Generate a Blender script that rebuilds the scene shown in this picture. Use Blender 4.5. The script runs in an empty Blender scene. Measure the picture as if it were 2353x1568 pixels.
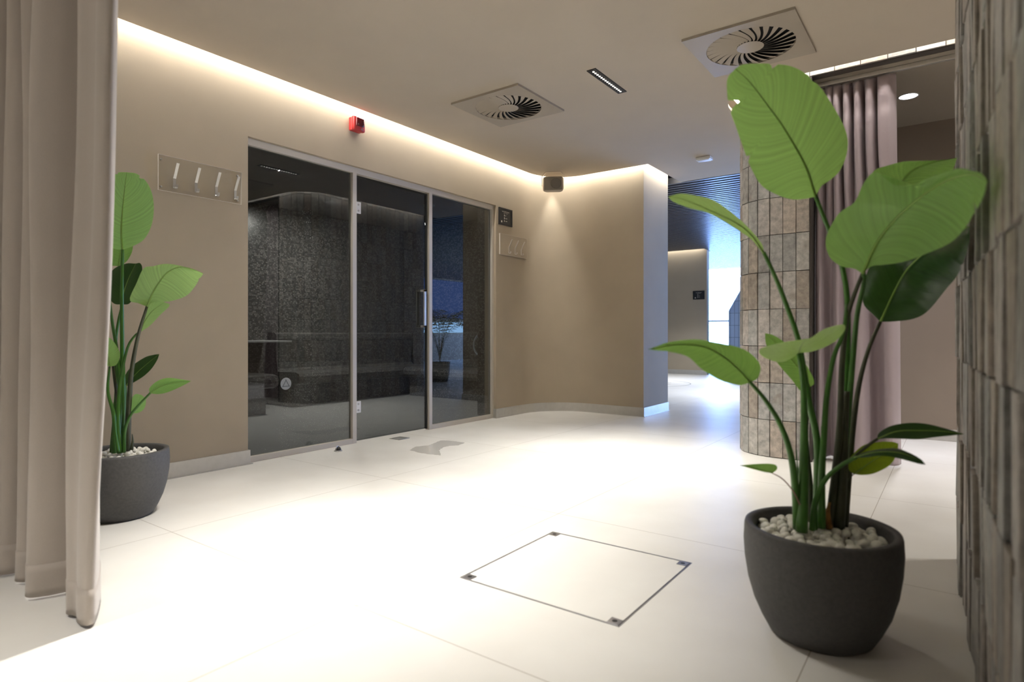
import bpy, bmesh, math, random
from mathutils import Vector, Matrix
random.seed(7)
C = bpy.context.scene.collection
sc = bpy.context.scene
PI = math.pi

# ------------------------------------------------------------------ camera
TH = math.radians(35.98)          # the view is turned this far left of the room's long axis (+Y)
CT, ST = math.cos(TH), math.sin(TH)
F, CX, HV, EYE = 1400.0, 1176.5, 766.0, 0.93
cam_d = bpy.data.cameras.new('camera')
cam_d.sensor_width = 36.0
cam_d.lens = F / 2353 * 36.0
cam_d.shift_y = -18 / 2353
cam_d.clip_start = 0.02
cam_d.clip_end = 100
cam_d.dof.use_dof = True
cam_d.dof.focus_distance = 4.9
cam_d.dof.aperture_fstop = 2.3
cam = bpy.data.objects.new('camera', cam_d)
cam.location = (0, 0, EYE)
cam.rotation_euler = (PI / 2, 0, TH)
C.objects.link(cam)
sc.camera = cam

# ------------------------------------------------------------------ view, world
sc.view_settings.view_transform = 'Standard'
sc.view_settings.look = 'None'
sc.view_settings.gamma = 1.0
sc.view_settings.use_curve_mapping = False
sc.view_settings.exposure = 0.0
world = bpy.data.worlds.new('world')
sc.world = world
world.use_nodes = True
world.node_tree.nodes['Background'].inputs[0].default_value = (0.6, 0.6, 0.65, 1)
world.node_tree.nodes['Background'].inputs[1].default_value = 0.0

def area(name, loc, size, sizey, power, col, rot=(0, 0, 0), spread=PI, parent=None):
    l = bpy.data.lights.new(name, 'AREA')
    l.shape = 'RECTANGLE'; l.size = size; l.size_y = sizey
    l.energy = power; l.color = col; l.spread = spread
    o = bpy.data.objects.new(name, l)
    o.location = loc; o.rotation_euler = rot
    C.objects.link(o)
    if parent: o.parent = parent
    return o

WARM = (1.0, 0.86, 0.68)
NEUT = (1.0, 0.965, 0.905)
P_DOWN, P_COVE, P_WIN, P_HALL = 25.0, 85.0, 21.0, 42.0
P_SPILL = 9.0
SPREAD = math.radians(70)

# ------------------------------------------------------------------ helpers
def pt(u, v, d):
    X = (u - CX) / F * d
    return Vector((X * CT - d * ST, X * ST + d * CT, EYE - (v - HV) / F * d))

def smooth(pts, n):
    pts = [Vector(p) for p in pts]
    if len(pts) == 2:
        return [pts[0].lerp(pts[1], i / (n - 1)) for i in range(n)]
    P = [pts[0] * 2 - pts[1]] + pts + [pts[-1] * 2 - pts[-2]]
    dens = []
    for i in range(1, len(P) - 2):
        p0, p1, p2, p3 = P[i - 1], P[i], P[i + 1], P[i + 2]
        for k in range(12):
            t = k / 12
            dens.append(0.5 * ((2 * p1) + (p2 - p0) * t + (2 * p0 - 5 * p1 + 4 * p2 - p3) * t * t + (3 * p1 - p0 - 3 * p2 + p3) * t ** 3))
    dens.append(pts[-1])
    L = [0]
    for a, b in zip(dens, dens[1:]): L.append(L[-1] + (b - a).length)
    out = []; j = 0
    for i in range(n):
        s = L[-1] * i / (n - 1)
        while j < len(L) - 2 and L[j + 1] < s: j += 1
        q = (s - L[j]) / max(L[j + 1] - L[j], 1e-9)
        out.append(dens[j].lerp(dens[j + 1], min(max(q, 0), 1)))
    return out

def box_uv(bm):
    uv = bm.loops.layers.uv.verify()
    for f in bm.faces:
        n = f.normal
        ax, ay, az = abs(n.x), abs(n.y), abs(n.z)
        for l in f.loops:
            c = l.vert.co
            if az >= ax and az >= ay: l[uv].uv = (c.x, c.y)
            elif ax >= ay: l[uv].uv = (c.y, c.z)
            else: l[uv].uv = (c.x, c.z)

def obj(name, bm, m, parent=None, sm=False, uv=True, loc=None, rot=None):
    bm.normal_update()
    if uv: box_uv(bm)
    me = bpy.data.meshes.new(name)
    bm.to_mesh(me); bm.free()
    if sm:
        for p in me.polygons: p.use_smooth = True
    for mm in (m if isinstance(m, (list, tuple)) else [m]): me.materials.append(mm)
    o = bpy.data.objects.new(name, me)
    C.objects.link(o)
    if parent: o.parent = parent
    if loc is not None: o.location = loc
    if rot is not None: o.rotation_euler = rot
    return o

def tag(o, label, cat, group=None):
    o['label'] = label; o['category'] = cat
    if group: o['group'] = group
    return o

def thing(name, label, cat, loc=(0, 0, 0), rotz=0, group=None):
    o = bpy.data.objects.new(name, None); C.objects.link(o)
    o.location = loc; o.rotation_euler = (0, 0, rotz)
    o.empty_display_size = 0.1
    return tag(o, label, cat, group)

def struct(name, bm, m, parent=None, sm=False):
    o = obj(name, bm, m, parent, sm)
    if parent is None: o['kind'] = 'structure'
    return o

def add_box(bm, x0, x1, y0, y1, z0, z1, bev=0, mi=0):
    vs = [bm.verts.new((x, y, z)) for z in (z0, z1) for y in (y0, y1) for x in (x0, x1)]
    fs = []
    for idx in ((0, 2, 3, 1), (4, 5, 7, 6), (0, 1, 5, 4), (2, 6, 7, 3), (0, 4, 6, 2), (1, 3, 7, 5)):
        f = bm.faces.new([vs[i] for i in idx]); f.material_index = mi; fs.append(f)
    if bev > 0:
        es = list({e for f in fs for e in f.edges})
        bmesh.ops.bevel(bm, geom=es, offset=bev, segments=2, profile=0.5, affect='EDGES')
    return vs

def box(x0, x1, y0, y1, z0, z1, bev=0):
    bm = bmesh.new(); add_box(bm, x0, x1, y0, y1, z0, z1, bev); return bm

def add_prism(bm, poly, z0, z1, bottom=True, top=True):
    lo = [bm.verts.new((p[0], p[1], z0)) for p in poly]
    hi = [bm.verts.new((p[0], p[1], z1)) for p in poly]
    n = len(poly)
    for i in range(n):
        j = (i + 1) % n
        bm.faces.new((lo[i], lo[j], hi[j], hi[i]))
    if bottom:
        f = bm.faces.new(list(reversed(lo)))
    if top:
        f = bm.faces.new(hi)
    bmesh.ops.recalc_face_normals(bm, faces=bm.faces)
    return lo, hi

def prism(poly, z0, z1):
    bm = bmesh.new(); add_prism(bm, poly, z0, z1)
    ng = [f for f in bm.faces if len(f.verts) > 4]
    if ng: bmesh.ops.triangulate(bm, faces=ng)
    return bm

def add_tube(bm, pts, rad, seg=8, caps=True, flat=1.0):
    pts = [Vector(p) for p in pts]
    n = len(pts)
    rads = rad if isinstance(rad, (list, tuple)) else [rad] * n
    prev = None; rings = []
    for i, p in enumerate(pts):
        t = (pts[min(i + 1, n - 1)] - pts[max(i - 1, 0)]).normalized()
        if prev is None:
            a = Vector((0, 0, 1)) if abs(t.z) < 0.9 else Vector((1, 0, 0))
            nrm = (a - t * a.dot(t)).normalized()
        else:
            nrm = (prev - t * prev.dot(t)).normalized()
        prev = nrm
        b = t.cross(nrm)
        rings.append([bm.verts.new(p + (nrm * math.cos(2 * PI * k / seg) + b * math.sin(2 * PI * k / seg) * flat) * rads[i]) for k in range(seg)])
    for r0, r1 in zip(rings, rings[1:]):
        for k in range(seg):
            bm.faces.new((r0[k], r0[(k + 1) % seg], r1[(k + 1) % seg], r1[k]))
    if caps:
        bm.faces.new(list(reversed(rings[0]))); bm.faces.new(rings[-1])
    return rings

def tube(pts, rad, seg=8, flat=1.0):
    bm = bmesh.new(); add_tube(bm, pts, rad, seg, True, flat); return bm

def add_lathe(bm, prof, seg=48, cx=0, cy=0):
    rings = []
    for r, z in prof:
        if r < 1e-6: rings.append([bm.verts.new((cx, cy, z))])
        else: rings.append([bm.verts.new((cx + r * math.cos(2 * PI * k / seg), cy + r * math.sin(2 * PI * k / seg), z)) for k in range(seg)])
    for a, b in zip(rings, rings[1:]):
        for k in range(seg):
            k2 = (k + 1) % seg
            if len(a) == 1 and len(b) == 1: continue
            if len(a) == 1: bm.faces.new((a[0], b[k], b[k2]))
            elif len(b) == 1: bm.faces.new((a[k], b[0], a[k2]))
            else: bm.faces.new((a[k], b[k], b[k2], a[k2]))
    bmesh.ops.recalc_face_normals(bm, faces=bm.faces)

def lathe(prof, seg=48):
    bm = bmesh.new(); add_lathe(bm, prof, seg); return bm

def offset_path(path, off):
    """offset an open plan polyline to its left by off"""
    out = []
    n = len(path)
    for i in range(n):
        a = Vector(path[max(i - 1, 0)]); b = Vector(path[i]); c = Vector(path[min(i + 1, n - 1)])
        d1 = (b - a).normalized() if i > 0 else (c - b).normalized()
        d2 = (c - b).normalized() if i < n - 1 else d1
        n1 = Vector((-d1.y, d1.x)); n2 = Vector((-d2.y, d2.x))
        m = (n1 + n2)
        m = m / max(m.dot(n1), 0.3)
        out.append((b.x + m.x * off, b.y + m.y * off))
    return out

def arc(cx, cy, r, a0, a1, n):
    return [(cx + r * math.cos(math.radians(a0 + (a1 - a0) * i / n)), cy + r * math.sin(math.radians(a0 + (a1 - a0) * i / n))) for i in range(n + 1)]

# ------------------------------------------------------------------ materials
def nt(m): return m.node_tree.nodes, m.node_tree.links

def mat(name, col, rough=0.5, metal=0.0, spec=0.5, noise=0.0, nscale=8.0, bump=0.0, bscale=60.0, emit=None, estr=0.0):
    m = bpy.data.materials.new(name); m.use_nodes = True
    N, L = nt(m)
    b = N['Principled BSDF']
    b.inputs['Base Color'].default_value = (*col, 1)
    b.inputs['Roughness'].default_value = rough
    b.inputs['Metallic'].default_value = metal
    b.inputs['Specular IOR Level'].default_value = spec
    tc = N.new('ShaderNodeTexCoord')
    if noise > 0:
        t = N.new('ShaderNodeTexNoise'); t.inputs['Scale'].default_value = nscale; t.inputs['Detail'].default_value = 5
        L.new(tc.outputs['Object'], t.inputs['Vector'])
        r = N.new('ShaderNodeMapRange'); r.inputs[1].default_value = 0.3; r.inputs[2].default_value = 0.7
        r.inputs[3].default_value = 1 - noise; r.inputs[4].default_value = 1 + noise
        L.new(t.outputs['Fac'], r.inputs[0])
        x = N.new('ShaderNodeVectorMath'); x.operation = 'SCALE'; x.inputs[0].default_value = col
        L.new(r.outputs[0], x.inputs['Scale']); L.new(x.outputs[0], b.inputs['Base Color'])
    if bump > 0:
        t = N.new('ShaderNodeTexNoise'); t.inputs['Scale'].default_value = bscale; t.inputs['Detail'].default_value = 3
        L.new(tc.outputs['Object'], t.inputs['Vector'])
        u = N.new('ShaderNodeBump'); u.inputs['Strength'].default_value = bump; u.inputs['Distance'].default_value = 0.01
        L.new(t.outputs['Fac'], u.inputs['Height']); L.new(u.outputs[0], b.inputs['Normal'])
    if emit:
        b.inputs['Emission Color'].default_value = (*emit, 1); b.inputs['Emission Strength'].default_value = estr
    return m

def emat(name, col, s):
    m = bpy.data.materials.new(name); m.use_nodes = True
    N, L = nt(m); N.clear()
    o = N.new('ShaderNodeOutputMaterial'); e = N.new('ShaderNodeEmission')
    e.inputs[0].default_value = (*col, 1); e.inputs[1].default_value = s
    L.new(e.outputs[0], o.inputs[0]); return m

M = {}
M['paint'] = mat('taupe_paint', (0.43, 0.358, 0.262), 0.85, noise=0.03, nscale=3, bump=0.05, bscale=180)
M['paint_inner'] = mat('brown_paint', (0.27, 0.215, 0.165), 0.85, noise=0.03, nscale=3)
M['ceil'] = mat('ceiling_paint', (0.52, 0.45, 0.36), 0.9, noise=0.03, nscale=2)
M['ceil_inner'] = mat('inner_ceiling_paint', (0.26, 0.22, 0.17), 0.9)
M['alu'] = mat('brushed_aluminium', (0.62, 0.60, 0.56), 0.38, 0.75, noise=0.04, nscale=20)
M['frame'] = mat('frame_champagne', (0.62, 0.57, 0.50), 0.42, 0.35)
M['chrome'] = mat('chrome', (0.75, 0.74, 0.72), 0.16, 1.0)
M['steel'] = mat('satin_steel', (0.55, 0.54, 0.52), 0.32, 1.0)
M['black'] = mat('black_satin', (0.012, 0.012, 0.013), 0.45)
M['void'] = mat('black_void', (0.004, 0.004, 0.004), 0.9)
M['vent'] = mat('vent_enamel', (0.38, 0.33, 0.265), 0.45)
M['vent2'] = mat('vent_vane_enamel', (0.41, 0.355, 0.285), 0.4)
M['pot'] = mat('pot_charcoal', (0.085, 0.083, 0.082), 0.62, spec=0.35, noise=0.12, nscale=90, bump=0.12, bscale=220)
M['soil'] = mat('soil', (0.03, 0.02, 0.013), 0.95, noise=0.4, nscale=60, bump=1, bscale=90)
M['pebble'] = mat('white_pebble', (0.86, 0.84, 0.77), 0.55, noise=0.12, nscale=25)
M['red'] = mat('alarm_red', (0.50, 0.035, 0.035), 0.35)
M['red_dark'] = mat('alarm_lens_dark_red', (0.12, 0.006, 0.010), 0.12)
M['speaker'] = mat('speaker_plastic', (0.52, 0.46, 0.38), 0.5)
M['grille'] = mat('speaker_grille', (0.30, 0.265, 0.215), 0.6, bump=0.8, bscale=700)
M['bracket'] = mat('bracket_grey', (0.5, 0.44, 0.37), 0.4, 0.2)
M['white'] = mat('white_plastic', (0.78, 0.78, 0.78), 0.35)
M['sign'] = mat('sign_panel', (0.022, 0.021, 0.021), 0.45)
M['print'] = mat('sign_print', (0.72, 0.68, 0.60), 0.6)
M['rubber'] = mat('rubber_black', (0.015, 0.015, 0.015), 0.5)
M['slat'] = mat('slat_black', (0.055, 0.055, 0.06), 0.36, 0.0, spec=0.7)
M['led'] = emat('led_strip', (1.0, 0.955, 0.89), P_COVE)
M['led2'] = emat('led_strip_soft', (1.0, 0.95, 0.87), 42.0)
M['ledlens'] = emat('led_lens', (1.0, 0.93, 0.82), 9.0)
M['disc'] = emat('downlight_disc', (0.86, 0.9, 1.0), 14.0)
M['grout'] = mat('grout_dark', (0.055, 0.045, 0.038), 0.9)

def floor_mat():
    m = bpy.data.materials.new('floor_porcelain'); m.use_nodes = True
    N, L = nt(m); b = N['Principled BSDF']
    tc = N.new('ShaderNodeTexCoord')
    # joints: 1.31 m slabs, one joint line at x=-0.34 and y=2.68
    mp = N.new('ShaderNodeMapping'); mp.inputs['Location'].default_value = (0.34, -2.68 + 1.31, 0)
    L.new(tc.outputs['Object'], mp.inputs[0])
    br = N.new('ShaderNodeTexBrick'); br.offset = 0.0; br.squash = 1.0
    br.inputs['Scale'].default_value = 1.0
    br.inputs['Brick Width'].default_value = 1.31; br.inputs['Row Height'].default_value = 1.31
    br.inputs['Mortar Size'].default_value = 0.0016; br.inputs['Mortar Smooth'].default_value = 0.0
    br.inputs['Color1'].default_value = (1, 1, 1, 1); br.inputs['Color2'].default_value = (0.985, 0.98, 0.975, 1)
    br.inputs['Mortar'].default_value = (0.50, 0.46, 0.41, 1)
    L.new(mp.outputs[0], br.inputs['Vector'])
    n1 = N.new('ShaderNodeTexNoise'); n1.inputs['Scale'].default_value = 2.2; n1.inputs['Detail'].default_value = 6
    L.new(tc.outputs['Object'], n1.inputs['Vector'])
    cr = N.new('ShaderNodeValToRGB')
    cr.color_ramp.elements[0].position = 0.32; cr.color_ramp.elements[0].color = (0.69, 0.67, 0.625, 1)
    cr.color_ramp.elements[1].position = 0.68; cr.color_ramp.elements[1].color = (0.76, 0.745, 0.705, 1)
    L.new(n1.outputs['Fac'], cr.inputs[0])
    mx = N.new('ShaderNodeMix'); mx.data_type = 'RGBA'; mx.blend_type = 'MULTIPLY'; mx.inputs[0].default_value = 1
    L.new(cr.outputs[0], mx.inputs[6]); L.new(br.outputs['Color'], mx.inputs[7])
    L.new(mx.outputs[2], b.inputs['Base Color'])
    b.inputs['Roughness'].default_value = 0.42
    b.inputs['Specular IOR Level'].default_value = 0.4
    return m
M['floor'] = floor_mat()

def tile_mat(name, k=1.0):
    m = bpy.data.materials.new(name); m.use_nodes = True
    N, L = nt(m); b = N['Principled BSDF']
    at = N.new('ShaderNodeAttribute'); at.attribute_name = 'tile'
    tc = N.new('ShaderNodeTexCoord')
    n1 = N.new('ShaderNodeTexNoise'); n1.inputs['Scale'].default_value = 22; n1.inputs['Detail'].default_value = 8; n1.inputs['Roughness'].default_value = 0.65
    L.new(tc.outputs['Object'], n1.inputs['Vector'])
    r = N.new('ShaderNodeMapRange'); r.inputs[1].default_value = 0.25; r.inputs[2].default_value = 0.75
    r.inputs[3].default_value = 0.52 * k; r.inputs[4].default_value = 1.38 * k
    L.new(n1.outputs['Fac'], r.inputs[0])
    x = N.new('ShaderNodeVectorMath'); x.operation = 'SCALE'
    L.new(at.outputs['Color'], x.inputs[0]); L.new(r.outputs[0], x.inputs['Scale'])
    n2 = N.new('ShaderNodeTexNoise'); n2.inputs['Scale'].default_value = 9; n2.inputs['Detail'].default_value = 4
    L.new(tc.outputs['Object'], n2.inputs['Vector'])
    r2 = N.new('ShaderNodeMapRange'); r2.inputs[1].default_value = 0.62; r2.inputs[2].default_value = 0.75; r2.inputs[3].default_value = 0; r2.inputs[4].default_value = 0.55
    L.new(n2.outputs['Fac'], r2.inputs[0])
    mx = N.new('ShaderNodeMix'); mx.data_type = 'RGBA'
    L.new(r2.outputs[0], mx.inputs[0]); L.new(x.outputs[0], mx.inputs[6]); mx.inputs[7].default_value = (0.30, 0.25, 0.20, 1)
    L.new(mx.outputs[2], b.inputs['Base Color'])
    b.inputs['Roughness'].default_value = 0.5
    bu = N.new('ShaderNodeBump'); bu.inputs['Strength'].default_value = 0.35; bu.inputs['Distance'].default_value = 0.01
    L.new(n1.outputs['Fac'], bu.inputs['Height']); L.new(bu.outputs[0], b.inputs['Normal'])
    return m
M['tile'] = tile_mat('aged_clay_tile')

def mosaic_mat():
    m = bpy.data.materials.new('dark_mosaic'); m.use_nodes = True
    N, L = nt(m); b = N['Principled BSDF']
    tc = N.new('ShaderNodeTexCoord')
    br = N.new('ShaderNodeTexBrick'); br.offset = 0.5
    br.inputs['Scale'].default_value = 1.0
    br.inputs['Brick Width'].default_value = 0.023; br.inputs['Row Height'].default_value = 0.019
    br.inputs['Mortar Size'].default_value = 0.0022
    br.inputs['Color1'].default_value = (0.10, 0.098, 0.095, 1); br.inputs['Color2'].default_value = (0.42, 0.40, 0.38, 1)
    br.inputs['Mortar'].default_value = (0.02, 0.02, 0.02, 1); br.inputs['Bias'].default_value = -0.35
    L.new(tc.outputs['UV'], br.inputs['Vector'])
    L.new(br.outputs['Color'], b.inputs['Base Color'])
    b.inputs['Roughness'].default_value = 0.28
    bu = N.new('ShaderNodeBump'); bu.inputs['Strength'].default_value = 0.6; bu.inputs['Distance'].default_value = 0.004; bu.invert = True
    L.new(br.outputs['Fac'], bu.inputs['Height']); L.new(bu.outputs[0], b.inputs['Normal'])
    return m
M['mosaic'] = mosaic_mat()
M['steamfloor'] = mat('steam_floor_grey', (0.42, 0.42, 0.41), 0.35, noise=0.08, nscale=5)
M['steamdark'] = mat('steam_ceiling_dark', (0.03, 0.03, 0.03), 0.6)

def glass_mat(name, tint, refl=1.0, drops=0.0):
    m = bpy.data.materials.new(name); m.use_nodes = True
    N, L = nt(m); N.clear()
    o = N.new('ShaderNodeOutputMaterial')
    tr = N.new('ShaderNodeBsdfTransparent'); tr.inputs[0].default_value = (*tint, 1)
    gl = N.new('ShaderNodeBsdfGlossy'); gl.inputs['Roughness'].default_value = 0.0; gl.inputs[0].default_value = (0.95, 0.97, 1, 1)
    fr = N.new('ShaderNodeFresnel')
    ge = N.new('ShaderNodeNewGeometry'); io = N.new('ShaderNodeMapRange'); io.inputs[3].default_value = 1.5; io.inputs[4].default_value = 1 / 1.5
    L.new(ge.outputs['Backfacing'], io.inputs[0]); L.new(io.outputs[0], fr.inputs[0])
    mu = N.new('ShaderNodeMath'); mu.operation = 'MULTIPLY'; mu.inputs[1].default_value = refl; mu.use_clamp = True
    L.new(fr.outputs[0], mu.inputs[0])
    mx = N.new('ShaderNodeMixShader')
    L.new(mu.outputs[0], mx.inputs[0]); L.new(tr.outputs[0], mx.inputs[1]); L.new(gl.outputs[0], mx.inputs[2])
    last = mx
    if drops > 0:
        tc = N.new('ShaderNodeTexCoord')
        vo = N.new('ShaderNodeTexVoronoi'); vo.inputs['Scale'].default_value = 95
        L.new(tc.outputs['Object'], vo.inputs['Vector'])
        lt = N.new('ShaderNodeMath'); lt.operation = 'LESS_THAN'; lt.inputs[1].default_value = 0.17
        L.new(vo.outputs['Distance'], lt.inputs[0])
        no = N.new('ShaderNodeTexNoise'); no.inputs['Scale'].default_value = 3.5; no.inputs['Detail'].default_value = 3
        L.new(tc.outputs['Object'], no.inputs['Vector'])
        sx = N.new('ShaderNodeSeparateXYZ'); L.new(tc.outputs['Object'], sx.inputs[0])
        hz = N.new('ShaderNodeMapRange'); hz.inputs[1].default_value = 0.15; hz.inputs[2].default_value = 0.75; hz.inputs[3].default_value = 0.14; hz.inputs[4].default_value = -0.12
        L.new(sx.outputs['Z'], hz.inputs[0])
        ad = N.new('ShaderNodeMath'); ad.operation = 'ADD'; L.new(no.outputs['Fac'], ad.inputs[0]); L.new(hz.outputs[0], ad.inputs[1])
        gt = N.new('ShaderNodeMath'); gt.operation = 'GREATER_THAN'; gt.inputs[1].default_value = 0.56; L.new(ad.outputs[0], gt.inputs[0])
        vc = N.new('ShaderNodeSeparateColor'); L.new(vo.outputs['Color'], vc.inputs[0])
        g2 = N.new('ShaderNodeMath'); g2.operation = 'GREATER_THAN'; g2.inputs[1].default_value = 0.72; L.new(vc.outputs[0], g2.inputs[0])
        m1 = N.new('ShaderNodeMath'); m1.operation = 'MULTIPLY'; L.new(lt.outputs[0], m1.inputs[0]); L.new(gt.outputs[0], m1.inputs[1])
        m2 = N.new('ShaderNodeMath'); m2.operation = 'MULTIPLY'; L.new(m1.outputs[0], m2.inputs[0]); L.new(g2.outputs[0], m2.inputs[1])
        m3 = N.new('ShaderNodeMath'); m3.operation = 'MULTIPLY'; m3.inputs[1].default_value = drops; L.new(m2.outputs[0], m3.inputs[0])
        df = N.new('ShaderNodeBsdfDiffuse'); df.inputs[0].default_value = (0.8, 0.8, 0.8, 1)
        m4 = N.new('ShaderNodeMixShader'); L.new(m3.outputs[0], m4.inputs[0]); L.new(mx.outputs[0], m4.inputs[1]); L.new(df.outputs[0], m4.inputs[2])
        last = m4
    L.new(last.outputs[0], o.inputs[0])
    return m
M['glass'] = glass_mat('smoked_glass', (0.52, 0.54, 0.54), 1.3, 0.5)
M['acrylic'] = glass_mat('clear_acrylic', (0.965, 0.965, 0.96), 0.5)
M['acrylic_edge'] = mat('acrylic_polished_edge', (0.72, 0.67, 0.60), 0.25)

def leaf_mat(name, top, trans, rough=0.42, mixf=0.45, stripe=0.10):
    m = bpy.data.materials.new(name); m.use_nodes = True
    N, L = nt(m); b = N['Principled BSDF']; out = N['Material Output']
    uv = N.new('ShaderNodeUVMap')
    sp = N.new('ShaderNodeSeparateXYZ'); L.new(uv.outputs[0], sp.inputs[0])
    # lateral veins: stripes across the blade, sweeping to the tip
    ab = N.new('ShaderNodeMath'); ab.operation = 'ABSOLUTE'; L.new(sp.outputs['Y'], ab.inputs[0])
    mm = N.new('ShaderNodeMath'); mm.operation = 'MULTIPLY_ADD'; mm.inputs[1].default_value = -0.22; L.new(ab.outputs[0], mm.inputs[0]); L.new(sp.outputs['X'], mm.inputs[2])
    cb = N.new('ShaderNodeCombineXYZ'); L.new(mm.outputs[0], cb.inputs[0])
    no = N.new('ShaderNodeTexNoise'); no.noise_dimensions = '1D'; no.inputs['Scale'].default_value = 1.0; no.inputs['Detail'].default_value = 3
    sc_ = N.new('ShaderNodeMath'); sc_.operation = 'MULTIPLY'; sc_.inputs[1].default_value = 42; L.new(mm.outputs[0], sc_.inputs[0])
    L.new(sc_.outputs[0], no.inputs['W'])
    r = N.new('ShaderNodeMapRange'); r.inputs[1].default_value = 0.3; r.inputs[2].default_value = 0.7; r.inputs[3].default_value = 1 - stripe; r.inputs[4].default_value = 1 + stripe
    L.new(no.outputs['Fac'], r.inputs[0])
    def scaled(c):
        x = N.new('ShaderNodeVectorMath'); x.operation = 'SCALE'; x.inputs[0].default_value = c
        L.new(r.outputs[0], x.inputs['Scale']); return x.outputs[0]
    L.new(scaled(top), b.inputs['Base Color'])
    b.inputs['Roughness'].default_value = rough
    b.inputs['Specular IOR Level'].default_value = 0.45
    bu = N.new('ShaderNodeBump'); bu.inputs['Strength'].default_value = 0.22; bu.inputs['Distance'].default_value = 0.003
    L.new(no.outputs['Fac'], bu.inputs['Height']); L.new(bu.outputs[0], b.inputs['Normal'])
    t = N.new('ShaderNodeBsdfTranslucent'); L.new(scaled(trans), t.inputs[0])
    mx = N.new('ShaderNodeMixShader'); mx.inputs[0].default_value = mixf
    L.new(b.outputs[0], mx.inputs[1]); L.new(t.outputs[0], mx.inputs[2]); L.new(mx.outputs[0], out.inputs[0])
    return m
M['leaf'] = leaf_mat('leaf_green', (0.29, 0.53, 0.15), (0.46, 0.78, 0.20))
M['leaf_pale'] = leaf_mat('leaf_pale_green', (0.38, 0.60, 0.19), (0.50, 0.76, 0.22), 0.4)
M['leaf_mid'] = leaf_mat('leaf_mid_green', (0.19, 0.37, 0.09), (0.30, 0.54, 0.11), 0.35)
M['leaf_dark'] = leaf_mat('leaf_dark_green', (0.028, 0.075, 0.018), (0.04, 0.10, 0.012), 0.28, 0.3)
M['leaf_yellow'] = leaf_mat('leaf_yellow_green', (0.17, 0.27, 0.015), (0.30, 0.42, 0.02))
M['stem'] = mat('stem_green', (0.055, 0.17, 0.022), 0.38, noise=0.2, nscale=14)
M['stem_dark'] = mat('stem_dark', (0.055, 0.062, 0.030), 0.4, noise=0.25, nscale=20)
M['stem_pale'] = mat('midrib_pale', (0.24, 0.40, 0.08), 0.4)
M['sheath'] = mat('dry_sheath', (0.30, 0.15, 0.03), 0.7, noise=0.4, nscale=60)

def fabric(name, col, sheen=0.3):
    m = mat(name, col, 0.85, noise=0.03, nscale=300)
    b = m.node_tree.nodes['Principled BSDF']
    b.inputs['Sheen Weight'].default_value = sheen
    b.inputs['Specular IOR Level'].default_value = 0.25
    return m
M['curtain'] = fabric('curtain_taupe', (0.47, 0.415, 0.365))
M['curtain2'] = fabric('curtain_mauve', (0.46, 0.38, 0.405), 0.2)
M['curtain2'].node_tree.nodes['Principled BSDF'].inputs['Roughness'].default_value = 0.5
M['curtain2'].node_tree.nodes['Principled BSDF'].inputs['Specular IOR Level'].default_value = 0.5

# ------------------------------------------------------------------ room shell
LX = -4.06          # left wall face
ZC = 2.78           # ceiling
ZT = 3.02           # top of the void above the ceiling
DY0, DY1, DZ = 2.40, 5.295, 2.331   # glazed opening
BY = 6.35           # back wall face
RX = -2.80          # wall end face

bm = box(-8.6, 6.0, -3.2, 18.2, -0.12, 0.0); struct('floor', bm, M['floor'])

bm = bmesh.new()
add_box(bm, -4.22, LX, -3.0, DY0, 0, ZT)
add_box(bm, -4.22, LX, DY0, DY1, DZ, ZT)
struct('wall_left', bm, M['paint'])
corner_r = 0.55
arc_pts = arc(LX + corner_r, BY - corner_r, corner_r, 180, 90, 40)
poly = [(-4.22, DY1), (LX, DY1)] + arc_pts + [(RX, BY), (RX, 7.06), (-4.22, 7.06)]
struct('wall_back', prism(poly, 0, ZT), M['paint'])

# column block, tile clad: plan path of its room side
colpath_front = [(-0.84, 4.82)] + arc(-1.09, 5.14, 0.32, 270, 180, 10) + [(-1.41, 7.05), (-0.84, 7.05)]
poly = colpath_front + [(-0.84, 6.46)]
struct('wall_column', prism([(-0.84, 4.835)] + arc(-1.09, 5.14, 0.305, 270, 180, 10) + [(-1.395, 7.035), (-0.84, 7.035)], 0, ZT), M['grout'])
# walls of the inner passage
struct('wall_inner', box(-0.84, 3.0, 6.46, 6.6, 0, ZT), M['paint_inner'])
struct('wall_right', box(3.0, 3.12, -3.0, 7.05, 0, ZT), M['paint'])
struct('wall_front', box(-4.22, 3.1, -3.12, -3.0, 0, ZT), M['paint'])
struct('wall_header', box(-0.84, 3.0, 4.835, 4.90, ZC + 0.0, ZT), M['grout'])

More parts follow.
